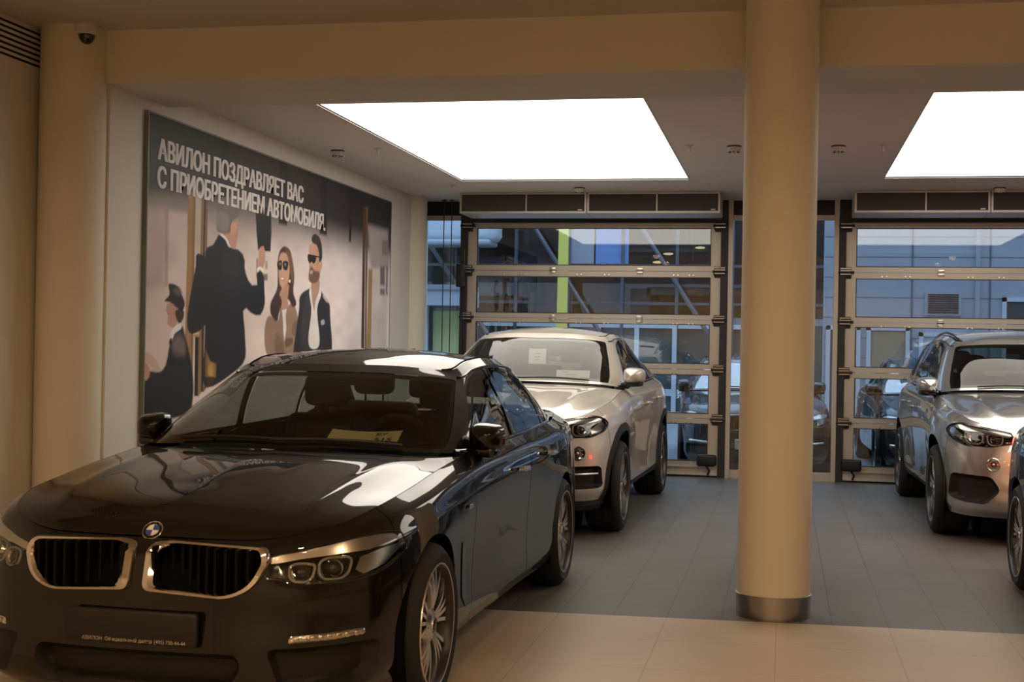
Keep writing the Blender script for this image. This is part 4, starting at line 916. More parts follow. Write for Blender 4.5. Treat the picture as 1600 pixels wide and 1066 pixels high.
t = empty('dome_camera', (-4.405, 7.86, ZF), 0, 'small dome security camera on the ceiling at the top left', 'camera')
q = MB(); q.lathe([(0, 0), (.076, 0), (.078, -.01), (.076, -.05), (.066, -.062), (.05, -.064)], 40); q.build('housing', 'white_plastic', t)
q = MB(); q.lathe([(.052, -.062)]+[(.052*math.cos(a), -.062-.062*math.sin(a)) for a in np.linspace(.05, PI/2, 12)], 40); q.build('dome', 'dome_smoked', t)
t = empty('air_grille', (XF+.001, 6.9, 3.36), 0, 'slotted air grille high on the left wall at the picture edge', 'grille')
q = MB(); q.box((0, -1.08, -.115), (.006, 1.08, .118)); q.build('face_plate', 'cream_wall', t, False)
q = MB()
for i in range(7): z = .103-.0345*i; q.box((.0055, -1.06, z-.0085), (.0085, 1.06, z+.0055))
q.build('slots', 'slot_dark', t, False)
# warm downlights of the front hall, all out of the picture overhead
for i, (x, y) in enumerate([(x, y) for y in (-4.4, -1.8, .8, 3.4) for x in (-2.7, -.7, 1.3, 3.3)]):
    t = empty('downlight', (x, y, ZF), 0, 'recessed warm downlight in the front hall ceiling, overhead', 'downlight', 'front hall downlights')
    q = MB(); q.lathe([(.085, -.004), (.075, -.008), (.066, -.004), (.064, .0)], 28); q.build('trim_ring', 'chrome', t)
    q = MB(); q.lathe([(.064, -.002), (0, -.002)], 24)
    if 'lamp_face' not in MAT: mat('lamp_face', (.9, .8, .6), .5, emit=(1, .70, .40), es=55.)
    q.build('lamp', 'lamp_face', t)
    ld = bpy.data.lights.new('downlight_glow', 'SPOT'); ld.energy = SPOT_W; ld.color = (1, .645, .345); ld.spot_size = math.radians(174); ld.spot_blend = .35; ld.shadow_soft_size = .07
    lo = bpy.data.objects.new('downlight_glow', ld); link(lo, t); lo.location = (0, 0, -.03)
# ------------------------------------------------------------------ the poster on the left wall
PW, PZ0, PZ1, PY0, PY1 = 5.80, .35, 3.065, 8.55, 14.35
def paint_poster(nx, nz):
    """printed picture: colours of each small cell of the sheet; x 0..1 along the wall, y 0..1 upward (0 at the floor side)"""
    X, Y = np.meshgrid(np.linspace(0, 1, nx), np.linspace(0, 1, nz), indexing='ij')
    img = np.zeros((nx, nz, 3)); P = np.stack([X.ravel()*PW, Y.ravel()*(PZ1-PZ0)], 1)
    sm = lambda a, b, t: np.clip((t-a)/(b-a), 0, 1)**2*(3-2*np.clip((t-a)/(b-a), 0, 1))
    def sd(poly):
        q = np.asarray(poly, float)*[PW, PZ1-PZ0]; lo, hi = q.min(0)-.12, q.max(0)+.12; k = ((P > lo) & (P < hi)).all(1); d = np.full(len(P), 9.)
        if k.any(): d[k] = sdf(P[k], q)[0]
        return d.reshape(nx, nz)
    def lay(poly, col, soft=.012, shade=None, spl=True, n=64):
        q = curve(poly, n, True) if spl else np.asarray(poly, float); a = 1-sm(-soft, soft, sd(q)); c = np.broadcast_to(np.array(col, float), img.shape)
        if shade is not None: c = c*shade[..., None]
        img[:] = img*(1-a[..., None])+c*a[..., None]
    # pale hall in the picture, dark ceiling band at the top
    wall = np.array([.66, .54, .48])+(np.array([.86, .78, .77])-np.array([.66, .54, .48]))*sm(.1, .75, X)[..., None]
    img[:] = wall*(1-.25*sm(.55, .8, Y)[..., None])
    top = sm(.70, .875, Y)[..., None]; img[:] = img*(1-top)+np.array([.026, .022, .022])*top
    lay([(.0, 1.02), (.2, 1.02), (.2, .84), (.0, .80)], (.022, .02, .018), .06, spl=False)
    for x0, x1 in ((.205, .235), (.42, .455), (.60, .635), (.75, .762)): lay([(x0, 1.02), (x1, 1.02), (x1, .80), (x0, .80)], (.012, .011, .012), .02, spl=False)
    lay([(.845, 1.02), (1.02, 1.02), (1.02, .82), (.845, .80)], (.030, .026, .028), .10, spl=False)
    br = np.clip(.85+.35*np.sin(X*PW*30), .45, 1.25)
    lay([(-0.0109,0.7528),(0.0487,0.766),(0.0528,0.5586),(-0.0071,0.5528)], (.52, .41, .36), 0.05, None, False)
    lay([(0.0543,0.7619),(0.1072,0.7625),(0.1123,0.5147),(0.0638,0.5651)], (.62, .52, .48), 0.03, None, False)
    lay([(0.0458,0.7707),(0.0541,0.7699),(0.0582,0.5645),(0.0499,0.5637)], (.42, .32, .29), 0.02, None, False)
    lay([(0.8543,0.8806),(0.984,0.8836),(0.9842,0.7264),(0.8798,0.7132)], (.40, .34, .35), 0.05, None, False)
    lay([(0.8757,0.7126),(0.9798,0.7203),(0.9848,0.4009),(0.8846,0.4007)], (.68, .60, .58), 0.04, None, False)
    lay([(0.945,0.8376),(0.9826,0.8412),(0.9825,0.7823),(0.9468,0.7781)], (.26, .21, .20), 0.02, None, False)
    lay([(0.935,0.7312),(0.9659,0.7353),(0.9664,0.6573),(0.9371,0.6571)], (.17, .15, .16), 0.025, None, False)
    lay([(0.9376,0.6433),(0.9668,0.6434),(0.9675,0.6184),(0.9383,0.6186)], (.22, .20, .21), 0.02, None, False)
    lay([(0.9748,0.7364),(0.9857,0.7351),(0.9855,0.6199),(0.9763,0.6247)], (.17, .15, .16), 0.02, None, False)
    lay([(0.3364,0.6777),(0.3442,0.6767),(0.344,0.6153),(0.3378,0.6188)], (.30, .24, .21), 0.01, None, False)
    lay([(0.3704,0.6741),(0.3795,0.6745),(0.3801,0.6495),(0.371,0.6484)], (.40, .32, .28), 0.01, None, False)
    lay([(0.3635,0.6324),(0.3804,0.6345),(0.3809,0.6151),(0.364,0.6111)], (.20, .17, .16), 0.01, None, False)
    lay([(0.1107,0.824),(0.1311,0.8291),(0.1337,0.233),(0.1079,0.2354)], (.30, .165, .060), 0.012, br, False)
    lay([(0.1311,0.8291),(0.1495,0.8336),(0.1505,0.6643),(0.1358,0.662)], (.50, .42, .36), 0.012, None, False)
    lay([(0.1359,0.6564),(0.1494,0.6585),(0.1526,0.2686),(0.139,0.2696)], (.010, .011, .014), 0.008, None, False)
    lay([(0.1492,0.8166),(0.1586,0.8177),(0.1587,0.2739),(0.1487,0.2745)], (.22, .125, .055), 0.008, br, False)
    lay([(0.1573,0.8174),(0.1624,0.8175),(0.1661,0.2791),(0.1586,0.2795)], (.025, .015, .010), 0.006, None, False)
    lay([(0.1624,0.8175),(0.1675,0.8175),(0.1748,0.29),(0.1674,0.279)], (.26, .15, .065), 0.006, br, False)
    lay([(0.1335,0.449),(0.1525,0.4496),(0.1516,0.4326),(0.1338,0.4322)], (.45, .25, .12), 0.006, None, False)
    lay([(0.1336,0.4434),(0.1502,0.4439),(0.1502,0.4399),(0.1337,0.4395)], (.75, .55, .40), 0.004, None, False)
    lay([(0.8265,0.9437),(0.8401,0.9468),(0.8476,0.3953),(0.8299,0.3953)], (.09, .050, .032), 0.008, None, False)
    lay([(0.8426,0.9473),(0.8548,0.9501),(0.8607,0.3953),(0.8509,0.3953)], (.15, .085, .05), 0.008, None, False)
    lay([(0.8649,0.7113),(0.8882,0.7142),(0.8871,0.4007),(0.8606,0.4006)], (.36, .25, .11), 0.02, None, False)
    lay([(-0.0069,0.3288),(0.0084,0.3412),(0.0406,0.3401),(0.0668,0.4146),(0.0748,0.4418),(0.0974,0.4643),(0.1079,0.4372),(0.1111,0.2219),(-0.0077,0.2337)], (.012, .014, .019), 0.012, None, True)
    lay([(0.0724,0.4201),(0.095,0.4369),(0.1046,0.4261),(0.1049,0.3821),(0.0787,0.3877)], (.16, .12, .11), 0.04, None, True)
    lay([(-0.0059,0.3828),(0.0027,0.3672),(0.0136,0.3462),(0.0114,0.3255),(0.0037,0.318),(-0.0048,0.3261)], (.50, .28, .20), 0.012, None, True)
    lay([(-0.0003,0.3906),(0.0182,0.3827),(0.0347,0.3614),(0.0405,0.3454),(0.0286,0.3405),(0.0134,0.3566),(0.0026,0.3724)], (.58, .40, .33), 0.012, None, True)
    lay([(0.058,0.519),(0.0551,0.4974),(0.0586,0.4895),(0.0591,0.4628),(0.0716,0.4552),(0.0857,0.4693),(0.0968,0.4917),(0.0933,0.5188)], (.50, .28, .20), 0.008, None, True)
    lay([(0.081,0.5017),(0.1019,0.503),(0.1012,0.4782),(0.0921,0.4668),(0.0838,0.4774)], (.04, .025, .02), 0.008, None, True)
    lay([(0.0675,0.4362),(0.0751,0.4526),(0.0973,0.4671),(0.0981,0.4578),(0.0788,0.4392),(0.0696,0.4147)], (.78, .75, .73), 0.008, None, True)
    lay([(0.0666,0.4254),(0.0694,0.4281),(0.0687,0.4039),(0.064,0.4119)], (.02, .02, .02), 0.006, None, True)
    lay([(0.0501,0.5237),(0.0615,0.5407),(0.0609,0.5702),(0.0837,0.5671),(0.0987,0.5412),(0.1062,0.5198),(0.0966,0.4999),(0.082,0.5099),(0.0647,0.5221)], (.013, .013, .016), 0.008, None, True)
    lay([(0.0725,0.5552),(0.0896,0.5622),(0.0957,0.5464),(0.0871,0.5402)], (.10, .08, .07), 0.02, None, True)
    lay([(0.1407,0.6628),(0.1506,0.6615),(0.15,0.4495),(0.1403,0.4436),(0.1386,0.6456)], (.012, .014, .019), 0.006, None, True)
    lay([(0.1703,0.6844),(0.1913,0.6965),(0.2057,0.728),(0.2273,0.7202),(0.2449,0.6965),(0.2803,0.6901),(0.2929,0.6737),(0.2959,0.6375),(0.3303,0.592),(0.3416,0.5963),(0.3386,0.6241),(0.3479,0.6535),(0.3638,0.6334),(0.3688,0.5896),(0.3687,0.5261),(0.3552,0.5032),(0.3285,0.5048),(0.2992,0.5246),(0.301,0.442),(0.2999,0.3623),(0.2497,0.3214),(0.1773,0.2898),(0.1691,0.4387),(0.1706,0.6102)], (.012, .014, .019), 0.01, None, True)
    lay([(0.2283,0.6761),(0.2699,0.6764),(0.2784,0.611),(0.2371,0.5826)], (.022, .024, .030), 0.06, None, True)
    lay([(0.2056,0.7309),(0.2149,0.7327),(0.2377,0.7131),(0.247,0.6956),(0.2415,0.6959),(0.2274,0.7143)], (.80, .77, .75), 0.006, None, True)
    lay([(0.2135,0.7353),(0.2439,0.7439),(0.2675,0.7845),(0.2708,0.761),(0.2674,0.7242),(0.2589,0.694),(0.2456,0.6978),(0.2342,0.7173)], (.50, .28, .20), 0.008, None, True)
    lay([(0.1997,0.8228),(0.2593,0.8368),(0.2687,0.7908),(0.2501,0.775),(0.2446,0.7411),(0.2029,0.7334),(0.1994,0.7763)], (.17, .15, .135), 0.012, None, True)
    lay([(0.2044,0.789),(0.2326,0.7891),(0.2336,0.745),(0.2055,0.7367)], (.26, .23, .21), 0.03, None, True)
    lay([(0.2503,0.769),(0.2579,0.7705),(0.2586,0.7377),(0.2511,0.7333)], (.58, .33, .24), 0.006, None, True)
    lay([(0.3406,0.6369),(0.3597,0.6456),(0.367,0.6655),(0.3703,0.6914),(0.3619,0.7186),(0.3504,0.7104),(0.345,0.6813),(0.3441,0.6499)], (.50, .28, .20), 0.008, None, True)
    lay([(0.3404,0.6462),(0.3517,0.6534),(0.3644,0.643),(0.363,0.6358),(0.3504,0.6444),(0.3415,0.6339)], (.80, .77, .75), 0.006, None, True)
    lay([(0.3291,0.8408),(0.3891,0.8416),(0.3925,0.7653),(0.3899,0.7058),(0.3693,0.7039),(0.3626,0.7193),(0.3504,0.7123),(0.343,0.6998),(0.3356,0.7549)], (.011, .011, .012), 0.008, None, False)
    lay([(0.4435,0.731),(0.4638,0.7276),(0.4793,0.6938),(0.4895,0.6407),(0.4879,0.5814),(0.4995,0.5505),(0.492,0.5363),(0.4649,0.5614),(0.4306,0.5587),(0.4211,0.4875),(0.3958,0.5103),(0.4003,0.5519),(0.4186,0.5929),(0.4203,0.637),(0.4193,0.6809),(0.4296,0.7177)], (.075, .042, .030), 0.01, None, True)
    lay([(0.4505,0.7255),(0.467,0.7146),(0.4848,0.6629),(0.4811,0.6171),(0.4713,0.6566),(0.4615,0.7003)], (.19, .105, .07), 0.02, None, True)
    lay([(0.4232,0.6814),(0.4355,0.7098),(0.4526,0.7102),(0.4654,0.6829),(0.4687,0.6428),(0.4608,0.6104),(0.444,0.5909),(0.4341,0.601),(0.4241,0.6419)], (.56, .33, .235), 0.008, None, True)
    lay([(0.4355,0.5901),(0.4649,0.6109),(0.4637,0.5613),(0.4655,0.5345),(0.4542,0.5226),(0.4399,0.5261)], (.48, .28, .20), 0.01, None, True)
    lay([(0.4416,0.524),(0.4645,0.529),(0.4597,0.4893),(0.4601,0.3996),(0.4402,0.3951),(0.4475,0.4441)], (.78, .74, .72), 0.008, None, True)
    lay([(0.3959,0.5037),(0.4211,0.4875),(0.4368,0.537),(0.4432,0.5063),(0.4471,0.462),(0.4465,0.3702),(0.3953,0.3708)], (.30, .195, .14), 0.012, None, True)
    lay([(0.4632,0.5343),(0.4827,0.5538),(0.5012,0.5277),(0.5092,0.5007),(0.4991,0.3696),(0.455,0.3701),(0.4592,0.4623)], (.33, .215, .155), 0.012, None, True)
    lay([(0.4219,0.4523),(0.4482,0.4174),(0.4465,0.3702),(0.4267,0.3704)], (.22, .14, .10), 0.02, None, True)
    lay([(0.4565,0.4287),(0.4886,0.4338),(0.486,0.4178),(0.4599,0.4063)], (.17, .105, .075), 0.012, None, True)
    lay([(0.4931,0.4908),(0.502,0.4958),(0.4985,0.4454),(0.4913,0.4452)], (.22, .14, .10), 0.015, None, True)
    lay([(0.3975,0.5517),(0.4246,0.5758),(0.4374,0.5592),(0.4288,0.5144),(0.4183,0.4874),(0.3975,0.5082)], (.055, .032, .024), 0.012, None, True)
    lay([(0.4698,0.5979),(0.4943,0.5638),(0.4996,0.5459),(0.489,0.5383),(0.4707,0.5619)], (.060, .035, .026), 0.01, None, True)
    lay([(0.4199,0.6788),(0.4344,0.6839),(0.4365,0.6656),(0.4329,0.6527),(0.4239,0.6533)], (.020, .014, .012), 0.005, None, True)
    lay([(0.4418,0.6818),(0.4619,0.6833),(0.4617,0.668),(0.4568,0.6557),(0.4459,0.6561)], (.020, .014, .012), 0.005, None, True)
    lay([(0.4256,0.6752),(0.4312,0.6759),(0.4313,0.6693),(0.4257,0.6686)], (.22, .20, .19), 0.004, None, True)
    lay([(0.4471,0.6768),(0.454,0.6768),(0.453,0.6695),(0.4473,0.6697)], (.22, .20, .19), 0.004, None, True)
    lay([(0.4323,0.6283),(0.4471,0.6304),(0.445,0.6213),(0.4359,0.6212)], (.55, .20, .17), 0.004, None, True)
    lay([(0.4346,0.6272),(0.4448,0.6284),(0.4432,0.6242),(0.4364,0.6239)], (.85, .82, .80), 0.003, None, True)
    lay([(0.4669,0.6246),(0.4733,0.6253),(0.4735,0.6181),(0.4676,0.6175)], (.85, .82, .80), 0.003, None, True)
    lay([(0.5152,0.5747),(0.5612,0.6067),(0.6066,0.6112),(0.6205,0.5932),(0.6518,0.5666),(0.6603,0.5082),(0.6721,0.4051),(0.671,0.3676),(0.4961,0.3696),(0.5027,0.4683),(0.5131,0.5377)], (.030, .031, .036), 0.01, None, True)
    lay([(0.5583,0.5971),(0.575,0.5702),(0.5729,0.3999),(0.5351,0.3951),(0.5265,0.4923),(0.537,0.5672)], (.050, .050, .056), 0.03, None, True)
    lay([(0.5612,0.6067),(0.6065,0.6183),(0.6137,0.5974),(0.5982,0.553),(0.589,0.3999),(0.5793,0.3999),(0.568,0.5414)], (.78, .75, .74), 0.007, None, True)
    lay([(0.5671,0.6262),(0.6026,0.6395),(0.6035,0.6061),(0.588,0.5665),(0.5811,0.5328),(0.5718,0.57),(0.5664,0.6025)], (.48, .285, .205), 0.007, None, True)
    lay([(0.6149,0.4987),(0.6296,0.5028),(0.6333,0.4913),(0.6179,0.4839)], (.42, .42, .44), 0.006, None, True)
    lay([(0.6206,0.5884),(0.6377,0.5801),(0.6519,0.5641),(0.6415,0.5658)], (.55, .52, .51), 0.008, None, True)
    lay([(0.5574,0.7566),(0.5829,0.768),(0.6033,0.7403),(0.6121,0.7079),(0.6085,0.669),(0.6006,0.6393),(0.5735,0.6269),(0.5594,0.6301),(0.5546,0.6671),(0.5534,0.7138)], (.52, .305, .215), 0.007, None, True)
    lay([(0.5565,0.6673),(0.5657,0.6826),(0.5789,0.6701),(0.5999,0.6679),(0.5993,0.6392),(0.5703,0.6256),(0.5587,0.63)], (.17, .10, .075), 0.01, None, True)
    lay([(0.6003,0.7015),(0.6121,0.7079),(0.6116,0.679),(0.6024,0.673)], (.58, .34, .25), 0.006, None, True)
    lay([(0.5668,0.7652),(0.5645,0.7813),(0.5757,0.7952),(0.5954,0.7916),(0.6092,0.77),(0.6147,0.7372),(0.6133,0.7129),(0.603,0.7019),(0.5982,0.7347),(0.5864,0.759),(0.5701,0.7634)], (.040, .033, .030), 0.008, None, True)
    lay([(0.5495,0.7197),(0.5628,0.7199),(0.564,0.6974),(0.5591,0.692),(0.5526,0.6949)], (.012, .013, .014), 0.004, None, True)
    lay([(0.5679,0.7206),(0.5841,0.7216),(0.5827,0.7),(0.5757,0.6934),(0.5692,0.6953)], (.012, .013, .014), 0.004, None, True)
    lay([(0.5482,0.7224),(0.6071,0.7226),(0.6072,0.7178),(0.5489,0.7178)], (.02, .018, .018), 0.002, None, False)
    lay([(0.5585,0.6652),(0.5725,0.6683),(0.5695,0.6585),(0.56,0.656)], (.55, .36, .30), 0.004, None, True)
    lay([(0.1699,0.4016),(0.1854,0.3642),(0.2057,0.3569),(0.2053,0.3173),(0.1703,0.3211)], (.32, .185, .065), 0.008, br, False)
    lay([(0.1792,0.3528),(0.1955,0.3467),(0.1946,0.3264),(0.1797,0.327)], (.42, .25, .10), 0.008, None, False)
    lay([(0.1766,0.3214),(0.1993,0.3199),(0.1978,0.3002),(0.1786,0.2897)], (.05, .028, .015), 0.008, None, False)
    g = np.random.default_rng(3); f = np.zeros((nx, nz))
    for n_ in (6, 14, 30):
        c = g.normal(0, 1, (n_+1, n_+1)); a = np.linspace(0, n_, nx); b = np.linspace(0, n_, nz); i = np.minimum(a.astype(int), n_-1); j = np.minimum(b.astype(int), n_-1); u = (a-i)[:, None]; v = (b-j)[None]; u = u*u*(3-2*u); v = v*v*(3-2*v)
        f += (c[i][:, j]*(1-u)*(1-v)+c[i+1][:, j]*u*(1-v)+c[i][:, j+1]*(1-u)*v+c[i+1][:, j+1]*u*v)/3
    img *= (1+.13*f)[..., None]
    return np.clip(img, 0, 1)
def build_poster():
    nx, nz = 460, 420; img = paint_poster(nx, nz)
    y = np.linspace(PY0, PY1, nx); z = np.linspace(PZ0, PZ1, nz); yy, zz = np.meshgrid(y, z, indexing='ij')
    t = empty('wall_poster', (XL, (PY0+PY1)/2, PZ0), 0, 'huge wall poster of a doorman and a smiling couple, with white lettering', 'poster')
    V = np.stack([np.full(yy.size, .030), yy.ravel()-(PY0+PY1)/2, zz.ravel()-PZ0], 1); idx = np.arange(nx*nz).reshape(nx, nz)
    F = np.stack([idx[:-1, :-1], idx[1:, :-1], idx[1:, 1:], idx[:-1, 1:]], -1).reshape(-1, 4)
    m = bpy.data.materials.new('poster_print'); m.use_nodes = True; b = m.node_tree.nodes['Principled BSDF']; a = m.node_tree.nodes.new('ShaderNodeVertexColor'); a.layer_name = 'print'
    m.node_tree.links.new(a.outputs['Color'], b.inputs['Base Color']); b.inputs['Roughness'].default_value = .55; b.inputs['Specular IOR Level'].default_value = .3; MAT['poster_print'] = m
    me = bpy.data.meshes.new('print'); me.from_pydata(V.tolist(), [], F.tolist()); me.materials.append(m)
    at = me.color_attributes.new('print', 'FLOAT_COLOR', 'POINT'); at.data.foreach_set('color', np.concatenate([img.reshape(-1, 3), np.ones((nx*nz, 1))], 1).astype(np.float32).ravel()); me.update()
    link(bpy.data.objects.new('print', me), t)
    q = MB(); L = PW/2; q.box((.0, -L, 0), (.0295, L, PZ1-PZ0)); e = .012
    for lo, hi in (((0, -L-e, -e), (.034, -L, PZ1-PZ0+e)), ((0, L, -e), (.034, L+e, PZ1-PZ0+e)), ((0, -L, PZ1-PZ0), (.034, L, PZ1-PZ0+e)), ((0, -L, -e), (.034, L, 0))): q.box(lo, hi)
    mat('poster_edge', (.20, .22, .20), .5); q.build('frame', 'poster_edge', t, False)
    mat('lettering', (.70, .67, .64), .6)
    q = MB()
    for body, y0, y1, z, h in LINES:
        V, F = text_mesh(body, 1.0, bold=.012); V = np.array(V); ca = V[:, 1].max() if False else .73; w = V[:, 0].max()-V[:, 0].min()
        for i_, dx in enumerate((-.008, 0, .008)): q.add(np.stack([np.full(len(V), .0325+.0012*i_), (V[:, 0]-V[:, 0].min())/w*(y1-y0)+dx+y0-(PY0+PY1)/2, V[:, 1]/ca*h+z-PZ0], 1), F)
    q.build('lettering', 'lettering', t, False)
LINES = [('АВИЛОН ПОЗДРАВЛЯЕТ ВАС', 8.69, 11.57, 2.760, .148), ('С ПРИОБРЕТЕНИЕМ АВТОМОБИЛЯ.', 8.69, 12.17, 2.565, .150)]
build_poster()
# ------------------------------------------------------------------ outside
mat('cobbles', (.20, .21, .22), .75, bump=.4, bscale=9, vary=.25, vscale=7)
mat('facade_frame', (.10, .12, .15), .45, .3)
mat('facade_wall', (.22, .25, .29), .6)
mat('facade_panel', (.36, .39, .44), .55, bump=.02, bscale=8)
mat('panel_joint', (.12, .14, .18), .6)
mat('lime_paint', (.78, .70, .14), .5)
mat('flat_blue', (.16, .30, .62), .5)
mat('red_paint', (.45, .07, .03), .5)
mat('teal_glass', (.035, .075, .085), .12, spec=.8)
mat('dark_room', (.05, .055, .05), .9)
mat('tan_ceiling', (.30, .25, .18), .9)
mat('warm_glow', (1, .7, .35), .5, emit=(1, .62, .28), es=5.)
mat('white_frame', (.55, .60, .66), .5)
mat('grey_steel', (.14, .16, .19), .4, .5)
mat('pale_curtain', (.50, .52, .22), .8)
mat('yellow_curtain', (.55, .42, .10), .8)
m = MB(); m.box((-45, YW+.12, -.16), (45, 60, -.02)); struct('ground', m, 'cobbles')
m = MB(); m.box((-14, YW-.1, 3.62), (16, YW+.25, 9.5)); struct('wall_back_upper', m, 'facade_wall')
t = empty('block', (-6.70, 28.3, 3.74), 0, 'pale rounded awning corner seen through the top left pane of the left door', 'block')  # pale rounded block on a post, stand-in for an unidentified shape
q = MB(); q.rbox((-1.2, -.3, -.02), (.62, .5, 1.6), .18, 5); q.build('cover', 'white_frame', t); q = MB(); q.rbox((-1.2, -.34, -.10), (.5, .5, .03), .05, 3); q.build('bottom_edge', 'facade_panel', t)
q = MB(); q.tube([(.1, .2, -3.76), (.1, .2, .1)], .05, 8); q.build('post', 'grey_steel', t)
# glazed building opposite the left door
FY = 30.
b = empty('glass_building', (-4, FY, 0), 0, 'glazed office building with diagonal struts seen through the left door', 'building')
q = MB(); q.box((-12, 5, 0), (6.2, 5.3, 9)); q.box((-12, 0, -.1), (6.2, 5, 0)); q.build('back_wall', 'dark_room', b, False)
q = MB(); q.box((-12, .1, 5.3), (6.2, 5, 5.5)); q.build('upper_ceiling', 'tan_ceiling', b, False)
q = MB(); q.box((-12, .0, 2.05), (6.2, 5, 2.2)); q.build('floor_slab', 'facade_wall', b, False)
q = MB()
for i in range(16):
    x = -10.52+1.215*i
    if x < 6.2: q.box((x-.035, -.10, 0), (x+.035, .06, 9))
for z in (2.50, 3.34, 5.35, 7.6): q.box((-12, -.06, z-.03), (6.2, .06, z+.03))
q.build('mullions', 'facade_frame', b, False)
q = MB(); q.box((-12, .0, 2.2), (6.2, .02, 9)); q.build('glazing', 'tinted_glass', b, False)
for xa, xb in ((-12, -3.6), (3.6, 6.2)):
    q = MB(); q.box((xa, .0, 0), (xb, .02, 2.05)); q.build('ground_glazing', 'teal_glass', b, False)
for i, (xa, za, xb, zb) in enumerate(((-1.516, 4.13, -.05, 1.85), (.927, 4.06, 2.4, 1.75), (-3.95, 3.7, -2.6, 1.8))):
    q = MB(); q.tube([(xa-.55, -.4, za+.86), (xb+.2, -.4, zb-.3)], .05, 8); q.build('strut', 'grey_steel', b)
for x0, x1, z0, z1, mt in ((-3.95, -3.2, 2.2, 4.5, 'flat_blue'), (-6., -5.1, 2.2, 4.5, 'yellow_curtain')):
    q = MB(); q.box((x0, 1.2, z0), (x1, 1.25, z1)); q.build('interior_panel', mt, b, False)
for x0, x1, mt in ((-.20, .54, 'flat_blue'), (-.86, -.24, 'facade_panel')):  # flat blue and grey colour patches set just before the glazing
    q = MB(); q.box((x0, -.045, 3.38), (x1, -.01, 5.3)); q.build('front_panel', mt, b, False)
for x, mt in ((1.85, 'red_paint'), (-2.1, 'red_paint')):
    q = MB(); q.tube([(x, 1.0, 2.2), (x, 1.0, 5.4)], .06, 10); q.build('interior_pole', mt, b)
for x, z in ((1.0, 3.55), (1.25, 3.75), (2.0, 3.9), (-2.9, 4.15)):
    q = MB(); q.superell((x, 2, z), (.12, .05, .03), 1, 1, 12, 8); q.build('interior_lamp', 'warm_glow', b)
q = MB()
for x in (-.95, -.1, .76, 1.6): q.box((x-.05, -.12, 0), (x+.05, .0, 2.05)); 
for z in (.05, 2.0): q.box((-3.6, -.08, z-.05), (3.6, .0, z+.05))
q.box((-3.6, -.1, .45), (3.6, -.02, .60)); q.build('entrance_frames', 'white_frame', b, False)
q = MB(); q.box((-3.6, .0, .05), (3.6, .015, 2.05)); q.build('entrance_glass', 'teal_glass', b, False)
q = MB()
for x in (.66, -.2): q.tube([(x, -.2, .9), (x, -.2, 1.4)], .018, 8); q.tube([(x, -.2, .92), (x, -.08, .92)], .012, 6); q.tube([(x, -.2, 1.38), (x, -.08, 1.38)], .012, 6)
q.build('door_pulls', 'chrome', b)
q = MB(); q.prism([(-4.90, 0), (-4.66, 0), (-4.66, 2.6), (-4.66, 6), (-4.86, 6), (-4.88, 2.6)], 28.9, 29.0, 'xz'); tag(q.build('lime_fin', 'lime_paint', None, False), 'tall lime green fin standing outside the left door', 'fin')
q = MB(); q.prism([(-8.25, 0), (-8.07, 0), (-7.98, 3.3), (-7.98, 4.4), (-8.27, 4.5)], 28.9, 29.0, 'xz'); tag(q.build('lime_fin', 'lime_paint', None, False), 'lime green curved fin seen through the narrow left window', 'fin')
# low pale canopy slab by the left window
t = empty('entrance_canopy', (-8.6, 27, 0), 0, 'pale blue canopy slab over a glazed entry, seen through the narrow left window', 'canopy')
q = MB(); q.box((-2.6, -.5, 2.30), (2.2, .9, 2.62)); q.build('slab', 'facade_panel', t, False)
q = MB(); q.box((-2.6, -.55, 2.62), (2.2, .9, 2.72)); q.build('edge', 'facade_wall', t, False)
q = MB()
for x in (-1.9, -.6, .85, 1.25, 2.1): q.box((x-.07, .0, 0), (x+.07, .1, 2.3))
q.build('posts', 'white_frame', t, False)
q = MB(); q.box((-2.6, .3, 0), (2.2, .33, 2.3)); q.build('glazing', 'teal_glass', t, False)
q = MB(); q.box((1.4, .15, .2), (1.95, .2, 2.2)); q.build('curtain', 'pale_curtain', t, False)
# cladding building behind the right door
CY = 24.
b = empty('clad_building', (6, CY, 0), 0, 'pale grey-blue panel-clad building with a louvre seen through the right door', 'building')
q = MB(); q.box((-5.35, 0, 0), (12, .3, 9)); q.build('cladding', 'facade_panel', b, False)
q = MB()
for x in (-3.875, -2.81, -2.60, -1.2, .3, 2., 3.6): q.box((x-.014, -.012, 0), (x+.014, .0, 9))
for k in range(26): q.box((-5.35, -.005, .35*k-.004), (12, .0, .35*k+.004))
q.build('panel_joints', 'panel_joint', b, False)
q = MB(); q.box((-2.84, -.05, 0), (-2.77, 0, 9)); q.build('downpipe', 'facade_panel', b, False)
t_ = MB(); t_.box((-3.66, -.03, 2.15), (-3.06, 0, 2.56)); lv = t_.build('louvre', 'facade_panel', b, False)
q = MB()
for k in range(9): q.box((-3.61, -.045, 2.195+.038*k), (-3.11, -.028, 2.212+.038*k))
q.build('slats', 'slot_dark', lv, False)
def bay(x0, x1, z0, z1, name, mt):
    q = MB(); e = .07
    for lo, hi in (((x0, -.04, z0), (x1, 0, z0+e)), ((x0, -.04, z1-e), (x1, 0, z1)), ((x0, -.04, z0), (x0+e, 0, z1)), ((x1-e, -.04, z0), (x1, 0, z1))): q.box(lo, hi)
    f = q.build(name, 'white_frame', b, False); q = MB(); q.box((x0+e, -.02, z0+e), (x1-e, -.002, z1-e)); q.build('pane', mt, f, False)
bay(-4.62, -3.90, 0., 1.95, 'window_bay', 'tan_ceiling'); bay(-3.75, -2.9, 0, 1.86, 'door_leaf', 'facade_panel'); bay(-2.40, -1.3, 0, 2.47, 'gate_bay', 'teal_glass'); bay(-5.3, -4.72, 0, 1.95, 'window_bay', 'teal_glass')
# a tall wall at the far left closes the yard
m = MB(); m.box((-30, 42, 0), (30, 42.3, 12)); struct('trim_yard', m, 'facade_wall')
